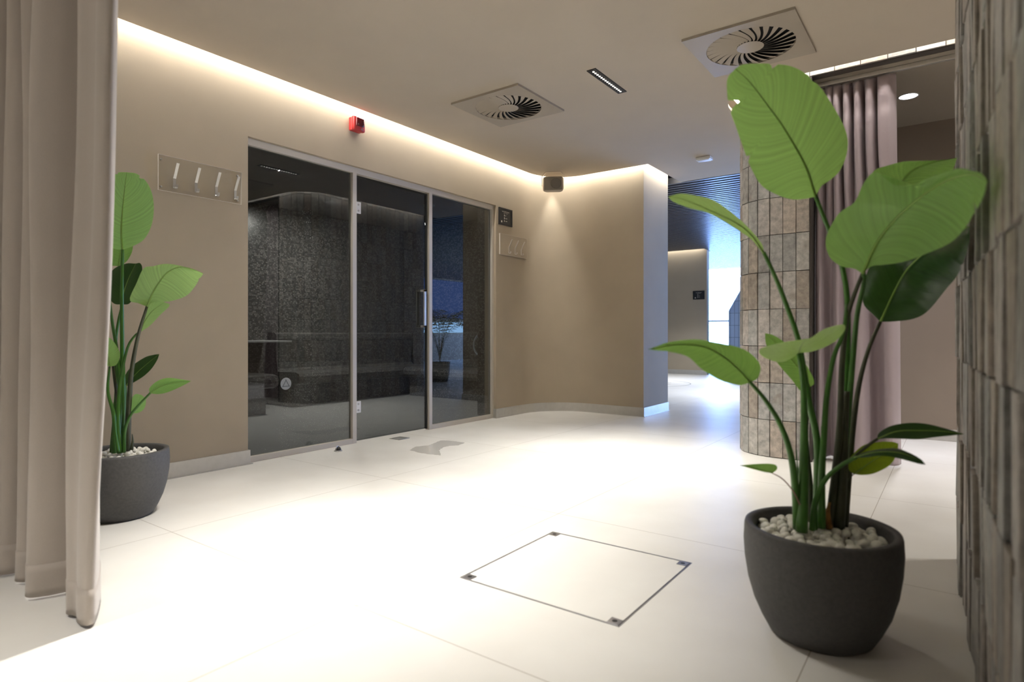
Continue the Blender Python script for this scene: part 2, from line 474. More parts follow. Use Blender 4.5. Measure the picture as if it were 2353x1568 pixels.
TILE_COLS = [tuple(min(0.6, 1.3 * q) for q in c) for c in [(0.33, 0.315, 0.29), (0.29, 0.285, 0.27), (0.36, 0.335, 0.31), (0.32, 0.28, 0.24), (0.27, 0.235, 0.20), (0.34, 0.31, 0.28), (0.30, 0.295, 0.28), (0.25, 0.24, 0.225)]]
def tile_wall(name, path, z0, z1, tw, th, gap=0.004, prot=0.014, jit=0.0025, horizontal=False, seed=1, k=1.0, parent=None):
    """clads the left side of a plan path with individual bevelled tiles (one mesh)"""
    rnd = random.Random(seed)
    L = [0]
    for a, b in zip(path, path[1:]): L.append(L[-1] + math.hypot(b[0] - a[0], b[1] - a[1]))
    def at(s):
        s = min(max(s, 0), L[-1]); j = 0
        while j < len(L) - 2 and L[j + 1] < s: j += 1
        q = (s - L[j]) / (L[j + 1] - L[j]); a, b = path[j], path[j + 1]
        d = Vector((b[0] - a[0], b[1] - a[1])).normalized()
        return Vector((a[0] + (b[0] - a[0]) * q, a[1] + (b[1] - a[1]) * q)), Vector((-d.y, d.x))
    bm = bmesh.new(); cl = bm.loops.layers.float_color.new('tile')
    nc = max(1, round(L[-1] / tw)); w = L[-1] / nc
    nr = max(1, math.ceil((z1 - z0) / th - 0.02))
    for c in range(nc):
        for r in range(nr):
            s0, s1 = c * w + gap / 2, (c + 1) * w - gap / 2
            za, zb = z0 + r * th + gap / 2, min(z0 + (r + 1) * th - gap / 2, z1)
            if zb - za < 0.01: continue
            za += rnd.uniform(-1, 1) * 0.0012; zb += rnd.uniform(-1, 1) * 0.0012
            p0, n0 = at(s0); p1, n1 = at(s1)
            pm, nm = at((s0 + s1) / 2)
            o = [prot + rnd.uniform(-jit, jit) for _ in range(4)]
            base = prot + rnd.uniform(-jit, jit)
            ch = 0.0018
            e = (p1 - p0).normalized() * ch
            back = [(p0, za), (p1, za), (p1, zb), (p0, zb)]
            mid = [bm.verts.new((p.x + nm.x * (base - ch), p.y + nm.y * (base - ch), z)) for p, z in back]
            bk = [bm.verts.new((p.x - nm.x * 0.004, p.y - nm.y * 0.004, z)) for p, z in back]
            fr = []
            for i, (p, z) in enumerate(back):
                q = p + (e if i in (0, 3) else -e) + nm * (base + (o[i] - prot) * 0.6)
                fr.append(bm.verts.new((q.x, q.y, z + (ch if i < 2 else -ch))))
            fs = [bm.faces.new(fr)]
            for i in range(4):
                j = (i + 1) % 4
                fs.append(bm.faces.new((mid[i], mid[j], fr[j], fr[i])))
                fs.append(bm.faces.new((bk[i], bk[j], mid[j], mid[i])))
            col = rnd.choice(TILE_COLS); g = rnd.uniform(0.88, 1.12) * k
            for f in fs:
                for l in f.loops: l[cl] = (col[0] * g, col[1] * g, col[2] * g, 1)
    bmesh.ops.recalc_face_normals(bm, faces=bm.faces)
    o = obj(name, bm, M['tile'], parent)
    if parent is None: o['kind'] = 'structure'
    return o

# room side of the block, walked so that the room is on the left of the path
path = [(-0.845, 4.835), (-1.09, 4.835)] + arc(-1.09, 5.14, 0.305, 270, 180, 12)[1:] + [(-1.395, 7.035), (-0.84, 7.035)]
tile_wall('wall_column_tiles', path, 0.002, ZT - 0.01, 0.0895, 0.277, seed=3, k=1.12)
tile_wall('wall_header_tiles', [(3.0, 4.835), (-0.845, 4.835)], ZC + 0.005, ZT - 0.01, 0.16, 0.277, seed=5)
# jamb strip of the curtained opening, coloured dark for the shaded gap there
struct('trim_1', box(-0.845, -0.832, 4.815, 4.85, 0, ZC), M['grout'])

# foreground wall, tile clad
#fg = [(0.16, -3.0), (0.012, 3.05)] + arc(0.10, 3.06, 0.088, 180, 90, 6)[1:] + [(3.0, 3.148)]
fgi = [(0.2697, -3.0), (0.0216, 3.05)] + arc(0.1096, 3.05, 0.088, 180, 90, 6)[1:] + [(3.0, 3.138)]
struct('wall_tiled', prism(fgi + [(3.0, -3.0)], 0, ZT), M['grout'])
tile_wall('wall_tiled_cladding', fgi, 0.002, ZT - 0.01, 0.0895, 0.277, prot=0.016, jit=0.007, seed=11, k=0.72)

# hall beyond
struct('wall_far', box(-8.6, -4.45, 13.5, 13.65, 0, ZC + 0.158), M['paint'])
struct('wall_far_end', box(-8.6, -8.5, 7.06, 18.2, 0, ZT), M['paint'])
struct('wall_hall_front', box(-0.84, 6.0, 7.06, 7.2, 0, ZT), M['paint'])
struct('wall_hall_left', box(-8.6, -4.22, 7.3, 7.42, 0, ZT), M['paint'])
struct('wall_hall_right', box(5.9, 6.0, 7.2, 18.2, 0, ZT), M['paint'])

# ceilings
E_ = 0.09
left_edge = offset_path([(LX, -3.0), (LX, BY - corner_r)] + arc_pts[1:] + [(RX, BY), (RX, 7.24)], -E_)
col_edge = offset_path([(-1.41, 7.24)] + list(reversed(arc(-1.09, 5.14, 0.32, 270, 180, 10))) + [(-0.84, 4.82), (3.0, 4.82)], -E_)
poly = left_edge + col_edge + [(3.0, -3.0)]
struct('ceiling', prism(poly, ZC, ZC + 0.022), M['ceil'])
bm = box(-4.22, 3.1, -3.1, 7.3, ZT, ZT + 0.05); struct('ceiling_void_top', bm, M['ceil']).name = 'ceiling'
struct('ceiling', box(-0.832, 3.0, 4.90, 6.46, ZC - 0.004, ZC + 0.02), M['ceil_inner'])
# slatted ceiling over the hall
bm = bmesh.new()
y = 7.27
while y < 17.4:
    x0, x1 = -8.4, 5.8
    if 13.36 < y + 0.055 and y < 13.66: x0 = -4.44
    add_box(bm, x0, x1, y, y + 0.055, ZC + 0.0, ZC + 0.075)
    y += 0.112
struct('trim_2', bm, M['slat'])
struct('ceiling', box(-8.6, 6.0, 7.3, 18.2, ZC + 0.16, ZC + 0.2), M['void'])  # black sheet: the dark between the slats is put into its colour

# LED strips in the slots
def led_path(name, path, off, label, z=ZC + 0.10, w=0.03, m='led'):
    a = offset_path(path, -(off)); b = offset_path(path, -(off + w))
    bm = bmesh.new()
    va = [bm.verts.new((p[0], p[1], z)) for p in a]; vb = [bm.verts.new((p[0], p[1], z)) for p in b]
    vc = [bm.verts.new((p[0], p[1], z + 0.008)) for p in a]; vd = [bm.verts.new((p[0], p[1], z + 0.008)) for p in b]
    for i in range(len(a) - 1):
        f = bm.faces.new((va[i], va[i + 1], vb[i + 1], vb[i])); f.material_index = 0
        g = bm.faces.new((vc[i], vc[i + 1], vd[i + 1], vd[i])); g.material_index = 1
        g = bm.faces.new((va[i], va[i + 1], vc[i + 1], vc[i])); g.material_index = 1
        g = bm.faces.new((vb[i], vb[i + 1], vd[i + 1], vd[i])); g.material_index = 1
    o = obj(name, bm, [M[m], M['white']])
    return tag(o, label, 'light')
led_path('led_strip', [(LX, -1.0), (LX, BY - corner_r)] + arc_pts[1:] + [(RX, BY), (RX, 7.2)], 0.05,
         'warm white light strip in the ceiling slot along the glass partition wall')
led_path('led_strip', [(-1.41, 7.0)] + list(reversed(arc(-1.09, 5.14, 0.32, 270, 180, 10))) + [(-0.84, 4.82), (2.9, 4.82)], 0.05,
         'warm white light strip in the ceiling slot around the tiled column', m='led2')
led_path('led_strip', [(-8.3, 13.5), (-4.5, 13.5)], 0.05, 'light strip above the far grey wall of the hall', z=ZC + 0.12, m='led2')

# baseboards
def baseboard(name, path, h=0.10, t=0.012):
    a = path; b = offset_path(path, -t)
    bm = bmesh.new()
    add_prism(bm, a + list(reversed(b)), 0.0, h)
    c = offset_path(path, -t - 0.012)
    add_prism(bm, b + list(reversed(c)), 0.0, 0.005)
    ng = [f for f in bm.faces if len(f.verts) > 4]
    bmesh.ops.triangulate(bm, faces=ng)
    return struct(name, bm, M['alu'])
baseboard('baseboard_left', [(LX, -3.0), (LX, DY0), (LX - 0.06, DY0)])
baseboard('baseboard_back', [(LX - 0.07, DY1), (LX, DY1)] + arc_pts + [(RX, BY), (RX, 7.06)])
baseboard('baseboard_far', [(-8.3, 13.5), (-4.45, 13.5)])
baseboard('baseboard_inner', [(-0.83, 6.46), (3.0, 6.46)])

# ------------------------------------------------------------------ glazed partition
GX = -4.135     # glass plane
posts = [2.425, 3.378, 4.300, 5.272]
FW, FD = 0.042, 0.045
bm = bmesh.new()
for py in (posts[1], posts[2]): add_box(bm, GX - 0.005, GX + FD, py - FW / 2, py + FW / 2, 0.0, DZ - 0.045, 0.002)
add_box(bm, GX - 0.005, GX + FD, DY0, DY0 + 0.012, 0.0, DZ - 0.045)
add_box(bm, GX - 0.005, GX + FD, DY1 - 0.03, DY1, 0.0, DZ - 0.045, 0.002)
add_box(bm, GX - 0.005, GX + FD, DY0, DY1, DZ - 0.05, DZ, 0.002)
add_box(bm, GX - 0.005, GX + FD, DY0 + 0.012, posts[1] - FW / 2, 0.0, 0.042, 0.002)
add_box(bm, GX - 0.005, GX + FD, posts[2] + FW / 2, DY1 - 0.03, 0.0, 0.042, 0.002)
struct('trim_3', bm, M['frame'])
struct('window_1', box(GX + 0.008, GX + 0.016, DY0 + 0.012, posts[1] - FW / 2, 0.042, DZ - 0.05), M['glass'])
struct('window_2', box(GX + 0.008, GX + 0.016, posts[2] + FW / 2, DY1 - 0.03, 0.042, DZ - 0.05), M['glass'])
door = struct('door_1', box(GX + 0.006, GX + 0.014, posts[1] + FW / 2 + 0.004, posts[2] - FW / 2 - 0.022, 0.012, DZ - 0.075), M['glass'])
M['seal'] = mat('dark_door_seal', (0.02, 0.022, 0.024), 0.4)
obj('door_seal', box(GX - 0.002, GX + 0.02, posts[2] - FW / 2 - 0.02, posts[2] - FW / 2 - 0.002, 0.01, DZ - 0.06), M['seal'], door)
for hz in (0.30, 2.00):
    bm = bmesh.new()
    add_box(bm, GX + 0.016, GX + 0.026, posts[1] + FW / 2, posts[1] + FW / 2 + 0.062, hz - 0.05, hz + 0.05, 0.004)
    hg = obj('hinge', bm, M['white'], door)
    for dz in (-0.026, 0.026):
        bm = lathe([(0, 0), (0.009, 0), (0.009, 0.004), (0, 0.004)], 12)
        obj('screw', bm, M['steel'], hg, loc=(GX + 0.026, posts[1] + FW / 2 + 0.034, hz + dz), rot=(0, PI / 2, 0))
for side, sx in ((1, 'out'), (-1, 'in')):
    bm = bmesh.new()
    hx0, hx1 = (GX + 0.014, GX + 0.066) if side > 0 else (GX - 0.046, GX + 0.006)
    hy = posts[2] - FW / 2 - 0.075
    bar = (hx1 - 0.014, hx1) if side > 0 else (hx0, hx0 + 0.014)
    add_box(bm, bar[0], bar[1], hy - 0.014, hy + 0.014, 0.985, 1.345, 0.0015)
    for z in (0.985, 1.325):
        add_box(bm, min(hx0, bar[0]), max(hx1, bar[1]), hy - 0.014, hy + 0.014, z, z + 0.02, 0.0015)
    obj('door_handle', bm, M['alu'], door)
# round glass sticker with a triangle
st = thing('round_sticker', 'round pale sticker with a triangle emblem low on the left glass pane', 'sticker', (GX + 0.0172, 2.742, 0.545))
M['stick'] = mat('sticker_film', (0.30, 0.31, 0.31), 0.5)
M['stickd'] = mat('sticker_ink', (0.09, 0.10, 0.10), 0.5)
obj('film', lathe([(0, 0), (0.046, 0), (0.046, 0.0008), (0, 0.0008)], 40), M['stick'], st, rot=(0, PI / 2, 0))
bm = bmesh.new()
tri = [Vector((0.0013, 0.031 * math.sin(a), 0.031 * math.cos(a) - 0.004)) for a in (0, 2 * PI / 3, 4 * PI / 3)]
for k in range(3):
    a, b = tri[k], tri[(k + 1) % 3]
    a2, b2 = a + (a - b).normalized() * 0.006, b + (b - a).normalized() * 0.004
    d = (b2 - a2).normalized(); n = Vector((0, -d.z, d.y)) * 0.0028
    vs = [bm.verts.new(v) for v in (a2 - n, b2 - n, b2 + n, a2 + n)]
    vs2 = [bm.verts.new(v.co + Vector((0.0005, 0, 0))) for v in vs]
    bm.faces.new(vs2)
    for i in range(4): bm.faces.new((vs[i], vs[(i + 1) % 4], vs2[(i + 1) % 4], vs2[i]))
obj('triangle_emblem', bm, M['stickd'], st)

# ------------------------------------------------------------------ steam room behind the glass
SX = -7.25
struct('wall_steam_back', box(SX - 0.1, SX, 0.6, 7.0, 0, 2.6), M['mosaic'])
struct('wall_steam_end', box(SX, -4.22, 7.0, 7.1, 0, 2.6), M['mosaic'])
struct('wall_steam_front', box(SX, -4.22, 0.5, 0.6, 0, 2.6), M['mosaic'])
struct('ceiling', box(SX - 0.1, -4.22, 0.5, 7.1, 2.6, 2.64), M['steamdark'])
struct('floor_steam', box(SX, -4.20, 0.6, 7.0, 0.0, 0.006), M['steamfloor']).name = 'floor'
struct('wall_steam_pier', box(-4.35, -4.22, 5.33, 7.0, 0, 2.6), M['mosaic'])

def bench_section(run, dirv, nrm, length):
    """bench profile extruded along dirv from run; nrm points away from the wall"""
    prof = [(0.0, 0.94), (0.14, 0.94), (0.185, 0.915), (0.195, 0.86), (0.16, 0.55), (0.17, 0.47), (0.22, 0.435), (0.60, 0.44), (0.665, 0.425), (0.695, 0.385), (0.685, 0.33), (0.63, 0.29), (0.56, 0.28), (0.56, 0.0), (0.0, 0.0)]
    prof = [(p[0], p[1]) for p in prof]
    bm = bmesh.new()
    a = [bm.verts.new((run[0] + nrm[0] * p, run[1] + nrm[1] * p, z)) for p, z in prof]
    b = [bm.verts.new((run[0] + nrm[0] * p + dirv[0] * length, run[1] + nrm[1] * p + dirv[1] * length, z)) for p, z in prof]
    n = len(prof)
    for i in range(n):
        j = (i + 1) % n
        bm.faces.new((a[i], a[j], b[j], b[i]))
    bm.faces.new(a); bm.faces.new(list(reversed(b)))
    bmesh.ops.triangulate(bm, faces=[f for f in bm.faces if len(f.verts) > 4])
    bmesh.ops.recalc_face_normals(bm, faces=bm.faces)
    return bm
tag(obj('mosaic_bench', bench_section((SX + 0.002, 4.56), (0, 1), (1, 0), 2.43), M['mosaic']), 'long dark mosaic bench with rounded edge behind the glass door', 'bench')
tag(obj('mosaic_bench', bench_section((SX + 0.7, 6.998), (1, 0), (0, -1), 2.19), M['mosaic']), 'short dark mosaic bench on the end wall behind the right glass pane', 'bench')
bm = bmesh.new()
add_box(bm, SX, SX + 1.0, 3.3, 4.1, 0.30, 0.46, 0.06); add_box(bm, SX, SX + 0.85, 3.4, 4.0, 0, 0.31)
tag(obj('mosaic_stool', bm, M['mosaic']), 'low rounded mosaic seat at the left edge behind the glass', 'seat')
bm = box(SX, SX + 0.62, 3.0, 4.5, 0.82, 0.84, 0.003)
tag(obj('glass_shelf', bm, mat('shelf_pale', (0.5, 0.5, 0.5), 0.3)), 'thin pale shelf low on the mosaic wall behind the left glass pane', 'shelf')
bm = bmesh.new()
add_tube(bm, [Vector((-5.03 + 0.15 * math.cos(t), 6.27, 0.77 + 0.15 * math.sin(t))) for t in [2 * PI * k / 40 for k in range(41)]], 0.014, 8, False)
bm2 = bmesh.new()
ring = thing('hand_ring', 'pale blue metal hoop above the mosaic bench behind the right glass pane', 'ring', (0, 0, 0))
obj('hoop', bm, mat('ring_metal', (0.55, 0.62, 0.70), 0.2, 0.6), ring, sm=True)
obj('mount', box(-5.045, -5.015, 6.26, 6.84, 0.905, 0.93, 0.004), M['steel'], ring); bm2.free()
area('steam_fill', (-6.2, 4.8, 2.55), 0.2, 0.2, 78, (1, 0.93, 0.85))  # unseen fill lights, added to brighten the mosaic
area('steam_fill', (-6.4, 2.0, 2.55), 0.2, 0.2, 12, (1, 0.93, 0.85))

# ------------------------------------------------------------------ downlights
def linear_light(x, y, label, lenses=15, power=P_DOWN):
    t = thing('linear_downlight', label, 'ceiling light', (x, y, ZC))
    bm = bmesh.new()
    add_box(bm, -0.035, 0.035, -0.25, 0.25, -0.006, 0.0)
    obj('housing', bm, M['black'], t)
    for k in range(lenses):
        yy = -0.215 + 0.43 * k / (lenses - 1)
        bm = lathe([(0, -0.0085), (0.0055, -0.0085), (0.0075, -0.006)], 12)
        obj('led_lens', bm, M['ledlens'], t, loc=(0, yy, 0))
        la = area('lens_beam', (x, y + yy, ZC - 0.0092), 0.009, 0.009, power / lenses, NEUT, spread=SPREAD); la.data.shape = 'DISK'
    area('downlight_spill', (x, y, ZC - 0.0095), 0.006, 0.006, P_SPILL, NEUT)
    return t
linear_light(-2.06, 4.03, 'black slim ceiling light with a row of tiny lamps between the two air vents')
for (x, y) in ((-2.06, 1.75), (-2.06, -0.6)):
    area('downlight_beam', (x, y, ZC - 0.012), 0.03, 0.46, P_DOWN * (1.1 if y > 0 else 0.9), NEUT, spread=SPREAD)
    area('downlight_spill', (x, y, ZC - 0.012), 0.03, 0.46, P_SPILL, NEUT)
area('downlight_beam', (1.2, 3.95, ZC - 0.012), 0.3, 0.3, 22, NEUT, spread=math.radians(120))
# narrow spot that grazes the rounded corner
sp = bpy.data.lights.new('corner_spot', 'SPOT'); sp.energy = 22; sp.color = NEUT; sp.spot_size = math.radians(46); sp.spot_blend = 0.75; sp.shadow_soft_size = 0.02
so = bpy.data.objects.new('corner_spot', sp); so.location = (-3.845, 6.135, ZC - 0.02); so.rotation_euler = (0, 0, 0); C.objects.link(so)
# round downlight in the inner passage
t = thing('round_downlight', 'round white ceiling light in the passage behind the mauve curtain', 'ceiling light', (-0.29, 5.65, ZC - 0.004))
obj('rim', lathe([(0.062, 0.0), (0.072, 0.0), (0.070, -0.005), (0.062, -0.004)], 40), M['white'], t, sm=True)
obj('lamp_disc', lathe([(0, -0.002), (0.062, -0.002), (0.062, 0.0)], 40), M['disc'], t)
area('passage_beam', (-0.29, 5.65, ZC - 0.02), 0.1, 0.1, 14, (0.95, 0.93, 1.0), spread=math.radians(85))
area('passage_beam', (1.6, 5.65, ZC - 0.02), 0.1, 0.1, 14, (0.95, 0.93, 1.0), spread=math.radians(85))

# hall light
for (x, y, p) in ((-2.6, 9.4, 1.0), (-4.6, 11.6, 0.9), (0.5, 11.0, 0.7)):
    area('hall_beam', (x, y, ZC - 0.02), 0.3, 0.3, P_HALL * p, (0.93, 0.96, 1.0), spread=math.radians(100))

# blue daylight window wall at the end of the hall
M['sky_glow'] = emat('bright_blue_daylight', (0.25, 0.45, 1.0), P_WIN)
win = struct('window_3', box(-6.0, 5.8, 17.55, 17.6, 0.05, ZC - 0.02), M['sky_glow'])
M['pool_glow'] = emat('blue_pool_light', (0.34, 0.62, 1.0), 7.0)
struct('glow_band', box(5.85, 5.9, 8.0, 17.0, 0.95, 1.3), M['pool_glow'])  # unseen glowing band, added to throw blue on the wall end and glass
M['pool_glow2'] = emat('dim_blue_pool_light', (0.13, 0.30, 0.95), 1.3)
struct('glow_panel', box(5.85, 5.9, 8.0, 17.0, 1.42, ZC - 0.05), M['pool_glow2'])  # self-glowing panel standing in for blue-lit wall, seen only in reflection
bm = bmesh.new()
for x in (-6.0, -4.6, -3.2, -1.8, -0.4, 1.0, 2.4, 3.8): add_box(bm, x - 0.03, x + 0.03, 17.45, 17.55, 0, ZC)
add_box(bm, -6.0, 5.8, 17.45, 17.55, 1.25, 1.30)
struct('trim_4', bm, M['alu'])
struct('wall_end', box(-8.5, 6.0, 17.62, 17.7, 0, ZT), M['paint'])

# ------------------------------------------------------------------ ceiling vents
def vent(x, y, label):
    t = thing('ceiling_vent', label, 'air vent', (x, y, ZC), 0, 'square swirl air vents in the ceiling')
    bm = bmesh.new()
    R, S, n = 0.268, 0.33, 64
    ci = [(R * math.cos(2 * PI * k / n), R * math.sin(2 * PI * k / n)) for k in range(n)]
    sq = []
    for k in range(n):
        a = 2 * PI * k / n; c, s = math.cos(a), math.sin(a); q = S / max(abs(c), abs(s)); sq.append((q * c, q * s))
    zt, zb = -0.0, -0.016
    V = lambda pts, z: [bm.verts.new((p[0], p[1], z)) for p in pts]
    a, b, c_, d = V(ci, zb), V(sq, zb), V(sq, zt), V(ci, zt)
    for k in range(n):
        j = (k + 1) % n
        bm.faces.new((a[k], a[j], b[j], b[k])); bm.faces.new((b[k], b[j], c_[j], c_[k])); bm.faces.new((a[k], a[j], d[j], d[k]))
    bmesh.ops.recalc_face_normals(bm, faces=bm.faces)
    obj('frame', bm, M['vent'], t)
    obj('backing', lathe([(0, -0.001), (0.267, -0.001), (0.267, -0.0005)], 48), M['void'], t)
    obj('hub', lathe([(0, -0.0178), (0.012, -0.0178), (0.080, -0.0174), (0.083, -0.015), (0, -0.015)], 40), M['vent2'], t)
    nb = 26
    for k in range(nb):
        a0 = 2 * PI * k / nb
        bm = bmesh.new()
        A, B = [], []
        m = 9
        for i in range(m):
            q = i / (m - 1)
            r = 0.083 + (0.266 - 0.083) * q
            an = a0 + 0.42 * (1 - q) ** 1.3 + 0.0
            p = Vector((r * math.cos(an), r * math.sin(an), 0))
            tang = Vector((-math.sin(an), math.cos(an), 0))
            w = 0.0085 + 0.024 * q
            A.append(p - tang * w * 0.62 + Vector((0, 0, -0.0168)))
            B.append(p + tang * w * 0.62 + Vector((0, 0, -0.0085)))
        va = [bm.verts.new(p) for p in A]; vb = [bm.verts.new(p) for p in B]
        va2 = [bm.verts.new(p + Vector((0, 0, 0.0012))) for p in A]; vb2 = [bm.verts.new(p + Vector((0, 0, 0.0012))) for p in B]
        for i in range(m - 1):
            bm.faces.new((va[i], vb[i], vb[i + 1], va[i + 1])); bm.faces.new((va2[i], va2[i + 1], vb2[i + 1], vb2[i]))
            bm.faces.new((va[i], va[i + 1], va2[i + 1], va2[i])); bm.faces.new((vb[i], vb2[i], vb2[i + 1], vb[i + 1]))
        obj('vane', bm, M['vent2'], t)
    return t
vent(-2.94, 4.0, 'square ceiling air vent nearer the glass partition')
vent(-1.06, 4.06, 'square ceiling air vent above the large plant')

# ------------------------------------------------------------------ small fixtures
# red alarm
t = thing('fire_alarm', 'red fire alarm sounder high on the wall above the glass partition', 'alarm', (LX, 3.345, 2.59))
obj('mounting_box', box(0, 0.035, -0.055, 0.055, 0.02, 0.13, 0.006), M['red'], t)
bm = bmesh.new()
add_box(bm, 0.035, 0.075, -0.06, 0.06, 0.015, 0.135, 0.012); obj('sounder_body', bm, M['red'], t, sm=True)
obj('lens', box(0.068, 0.088, -0.042, 0.042, 0.052, 0.125, 0.01), M['red_dark'], t, sm=True)
obj('indicator', lathe([(0, 0), (0.008, 0), (0.008, 0.004), (0, 0.004)], 16), M['steel'], t, loc=(0.073, 0.02, 0.034), rot=(0, PI / 2, 0))

# loudspeaker
sk = thing('loudspeaker', 'small grey loudspeaker on a bracket hanging in the rounded corner', 'speaker', (-3.72, 5.93, ZC), 0)
yaw = TH - math.radians(6)
sk.rotation_euler = (0, 0, yaw)     # local -Y faces the viewer
bm = bmesh.new()
add_box(bm, -0.118, 0.118, -0.06, 0.075, -0.235, -0.060, 0.03)
for v in bm.verts:
    if v.co.y > 0: v.co.x *= 0.88; v.co.z = -0.1475 + (v.co.z + 0.1475) * 0.86
cab = obj('cabinet', bm, M['speaker'], sk, sm=True)
obj('grille', box(-0.102, 0.102, -0.068, -0.055, -0.222, -0.074, 0.006), M['grille'], sk)
bm = lathe([(0, 0), (0.058, 0), (0.060, 0.003), (0.052, 0.005), (0.02, 0.003), (0, 0.006)], 36)
obj('woofer', bm, mat('woofer_dark', (0.17, 0.148, 0.12), 0.6), sk, loc=(0.032, -0.066, -0.148), rot=(PI / 2, 0, 0), sm=True)
bm = bmesh.new()
bw = 0.03
pl = [(-0.128, -0.16), (-0.128, -0.045), (-0.085, -0.003), (0.085, -0.003), (0.128, -0.045), (0.128, -0.10)]
for (a, b) in zip(pl, pl[1:]):
    d = Vector((b[0] - a[0], 0, b[1] - a[1])).normalized(); n = Vector((d.z, 0, -d.x)) * 0.0025
    A0, B0 = Vector((a[0], 0, a[1])), Vector((b[0], 0, b[1]))
    vs = []
    for yy in (-bw / 2, bw / 2):
        for p in (A0 - n, B0 - n, B0 + n, A0 + n): vs.append(bm.verts.new(p + Vector((0, yy, 0))))
    for idx in ((0, 1, 2, 3), (7, 6, 5, 4), (0, 4, 5, 1), (1, 5, 6, 2), (2, 6, 7, 3), (3, 7, 4, 0)): bm.faces.new([vs[i] for i in idx])
obj('bracket', bm, M['bracket'], sk)

# emergency light
t = thing('emergency_light', 'small white emergency light box on the ceiling before the slatted hall', 'emergency light', (-2.13, 6.38, ZC))
obj('housing', box(-0.075, 0.075, -0.05, 0.05, -0.03, 0.0, 0.004), M['white'], t)
obj('diffuser', box(-0.062, 0.062, -0.038, 0.038, -0.036, -0.029, 0.004), mat('diffuser_clear', (0.85, 0.87, 0.9), 0.2), t)

# framed signs
def sign(name, label, loc, rotz, w, h):
    """hangs on a wall; local +Y is out of the wall"""
    t = thing(name, label, 'sign', loc, rotz)
    bm = bmesh.new(); f = 0.014
    add_box(bm, -w / 2, w / 2, 0, 0.014, h / 2 - f, h / 2); add_box(bm, -w / 2, w / 2, 0, 0.014, -h / 2, -h / 2 + f)
    add_box(bm, -w / 2, -w / 2 + f, 0, 0.014, -h / 2 + f, h / 2 - f); add_box(bm, w / 2 - f, w / 2, 0, 0.014, -h / 2 + f, h / 2 - f)
    obj('frame', bm, M['black'], t)
    obj('panel', box(-w / 2 + f, w / 2 - f, 0, 0.008, -h / 2 + f, h / 2 - f), M['sign'], t)
    # the print: small words too small to read, three symbols, a round crest
    rnd = random.Random(4)
    bm = bmesh.new()
    def word(x0, x1, z, hh):
        x = x0
        while x < x1:
            l = rnd.uniform(0.003, 0.0055)
            add_box(bm, x, min(x + l, x1), 0.008, 0.0088, z - hh / 2 * rnd.uniform(0.6, 1), z + hh / 2 * rnd.uniform(0.6, 1)); x += l + 0.0014
    # local x runs to the viewer's left when seen from the front, so mirror with sx
    word(-0.066, -0.026, h * 0.30, 0.0085); word(-0.020, 0.030, h * 0.30, 0.0085); word(0.036, 0.066, h * 0.30, 0.0085)
    obj('title', bm, M['print'], t)
    bm = bmesh.new(); word(-0.04, -0.004, h * 0.215, 0.0045); word(0.0, 0.04, h * 0.215, 0.0045); obj('subtitle', bm, M['print'], t)
    for r_, z in enumerate((0.075, -0.085, -0.245)):
        bm = bmesh.new(); add_box(bm, 0.018, 0.027, 0.008, 0.0088, z * h - 0.008, z * h + 0.008, 0.0); add_box(bm, 0.0195, 0.0255, 0.008, 0.0088, z * h + 0.008, z * h + 0.012)
        obj('symbol', bm, M['print'], t)
        bm = bmesh.new(); word(-0.008 - (0.022 if r_ else 0), 0.006, z * h, 0.006); obj('text_line', bm, M['print'], t)
    obj('crest', lathe([(0, 0), (0.008, 0), (0.008, 0.001), (0.0105, 0.001), (0.012, 0.001), (0.012, 0)], 24), M['print'], t, loc=(w * 0.30, 0.0082, -h * 0.30), rot=(-PI / 2, 0, 0))
    return t
sign('framed_sign', 'black framed sign on the wall just right of the glass partition', (LX, 5.46, 2.225), -PI / 2, 0.245, 0.19)
sign('framed_sign', 'black framed sign on the far grey wall of the hall', (-4.63, 13.5, 1.78), PI, 0.26, 0.19)

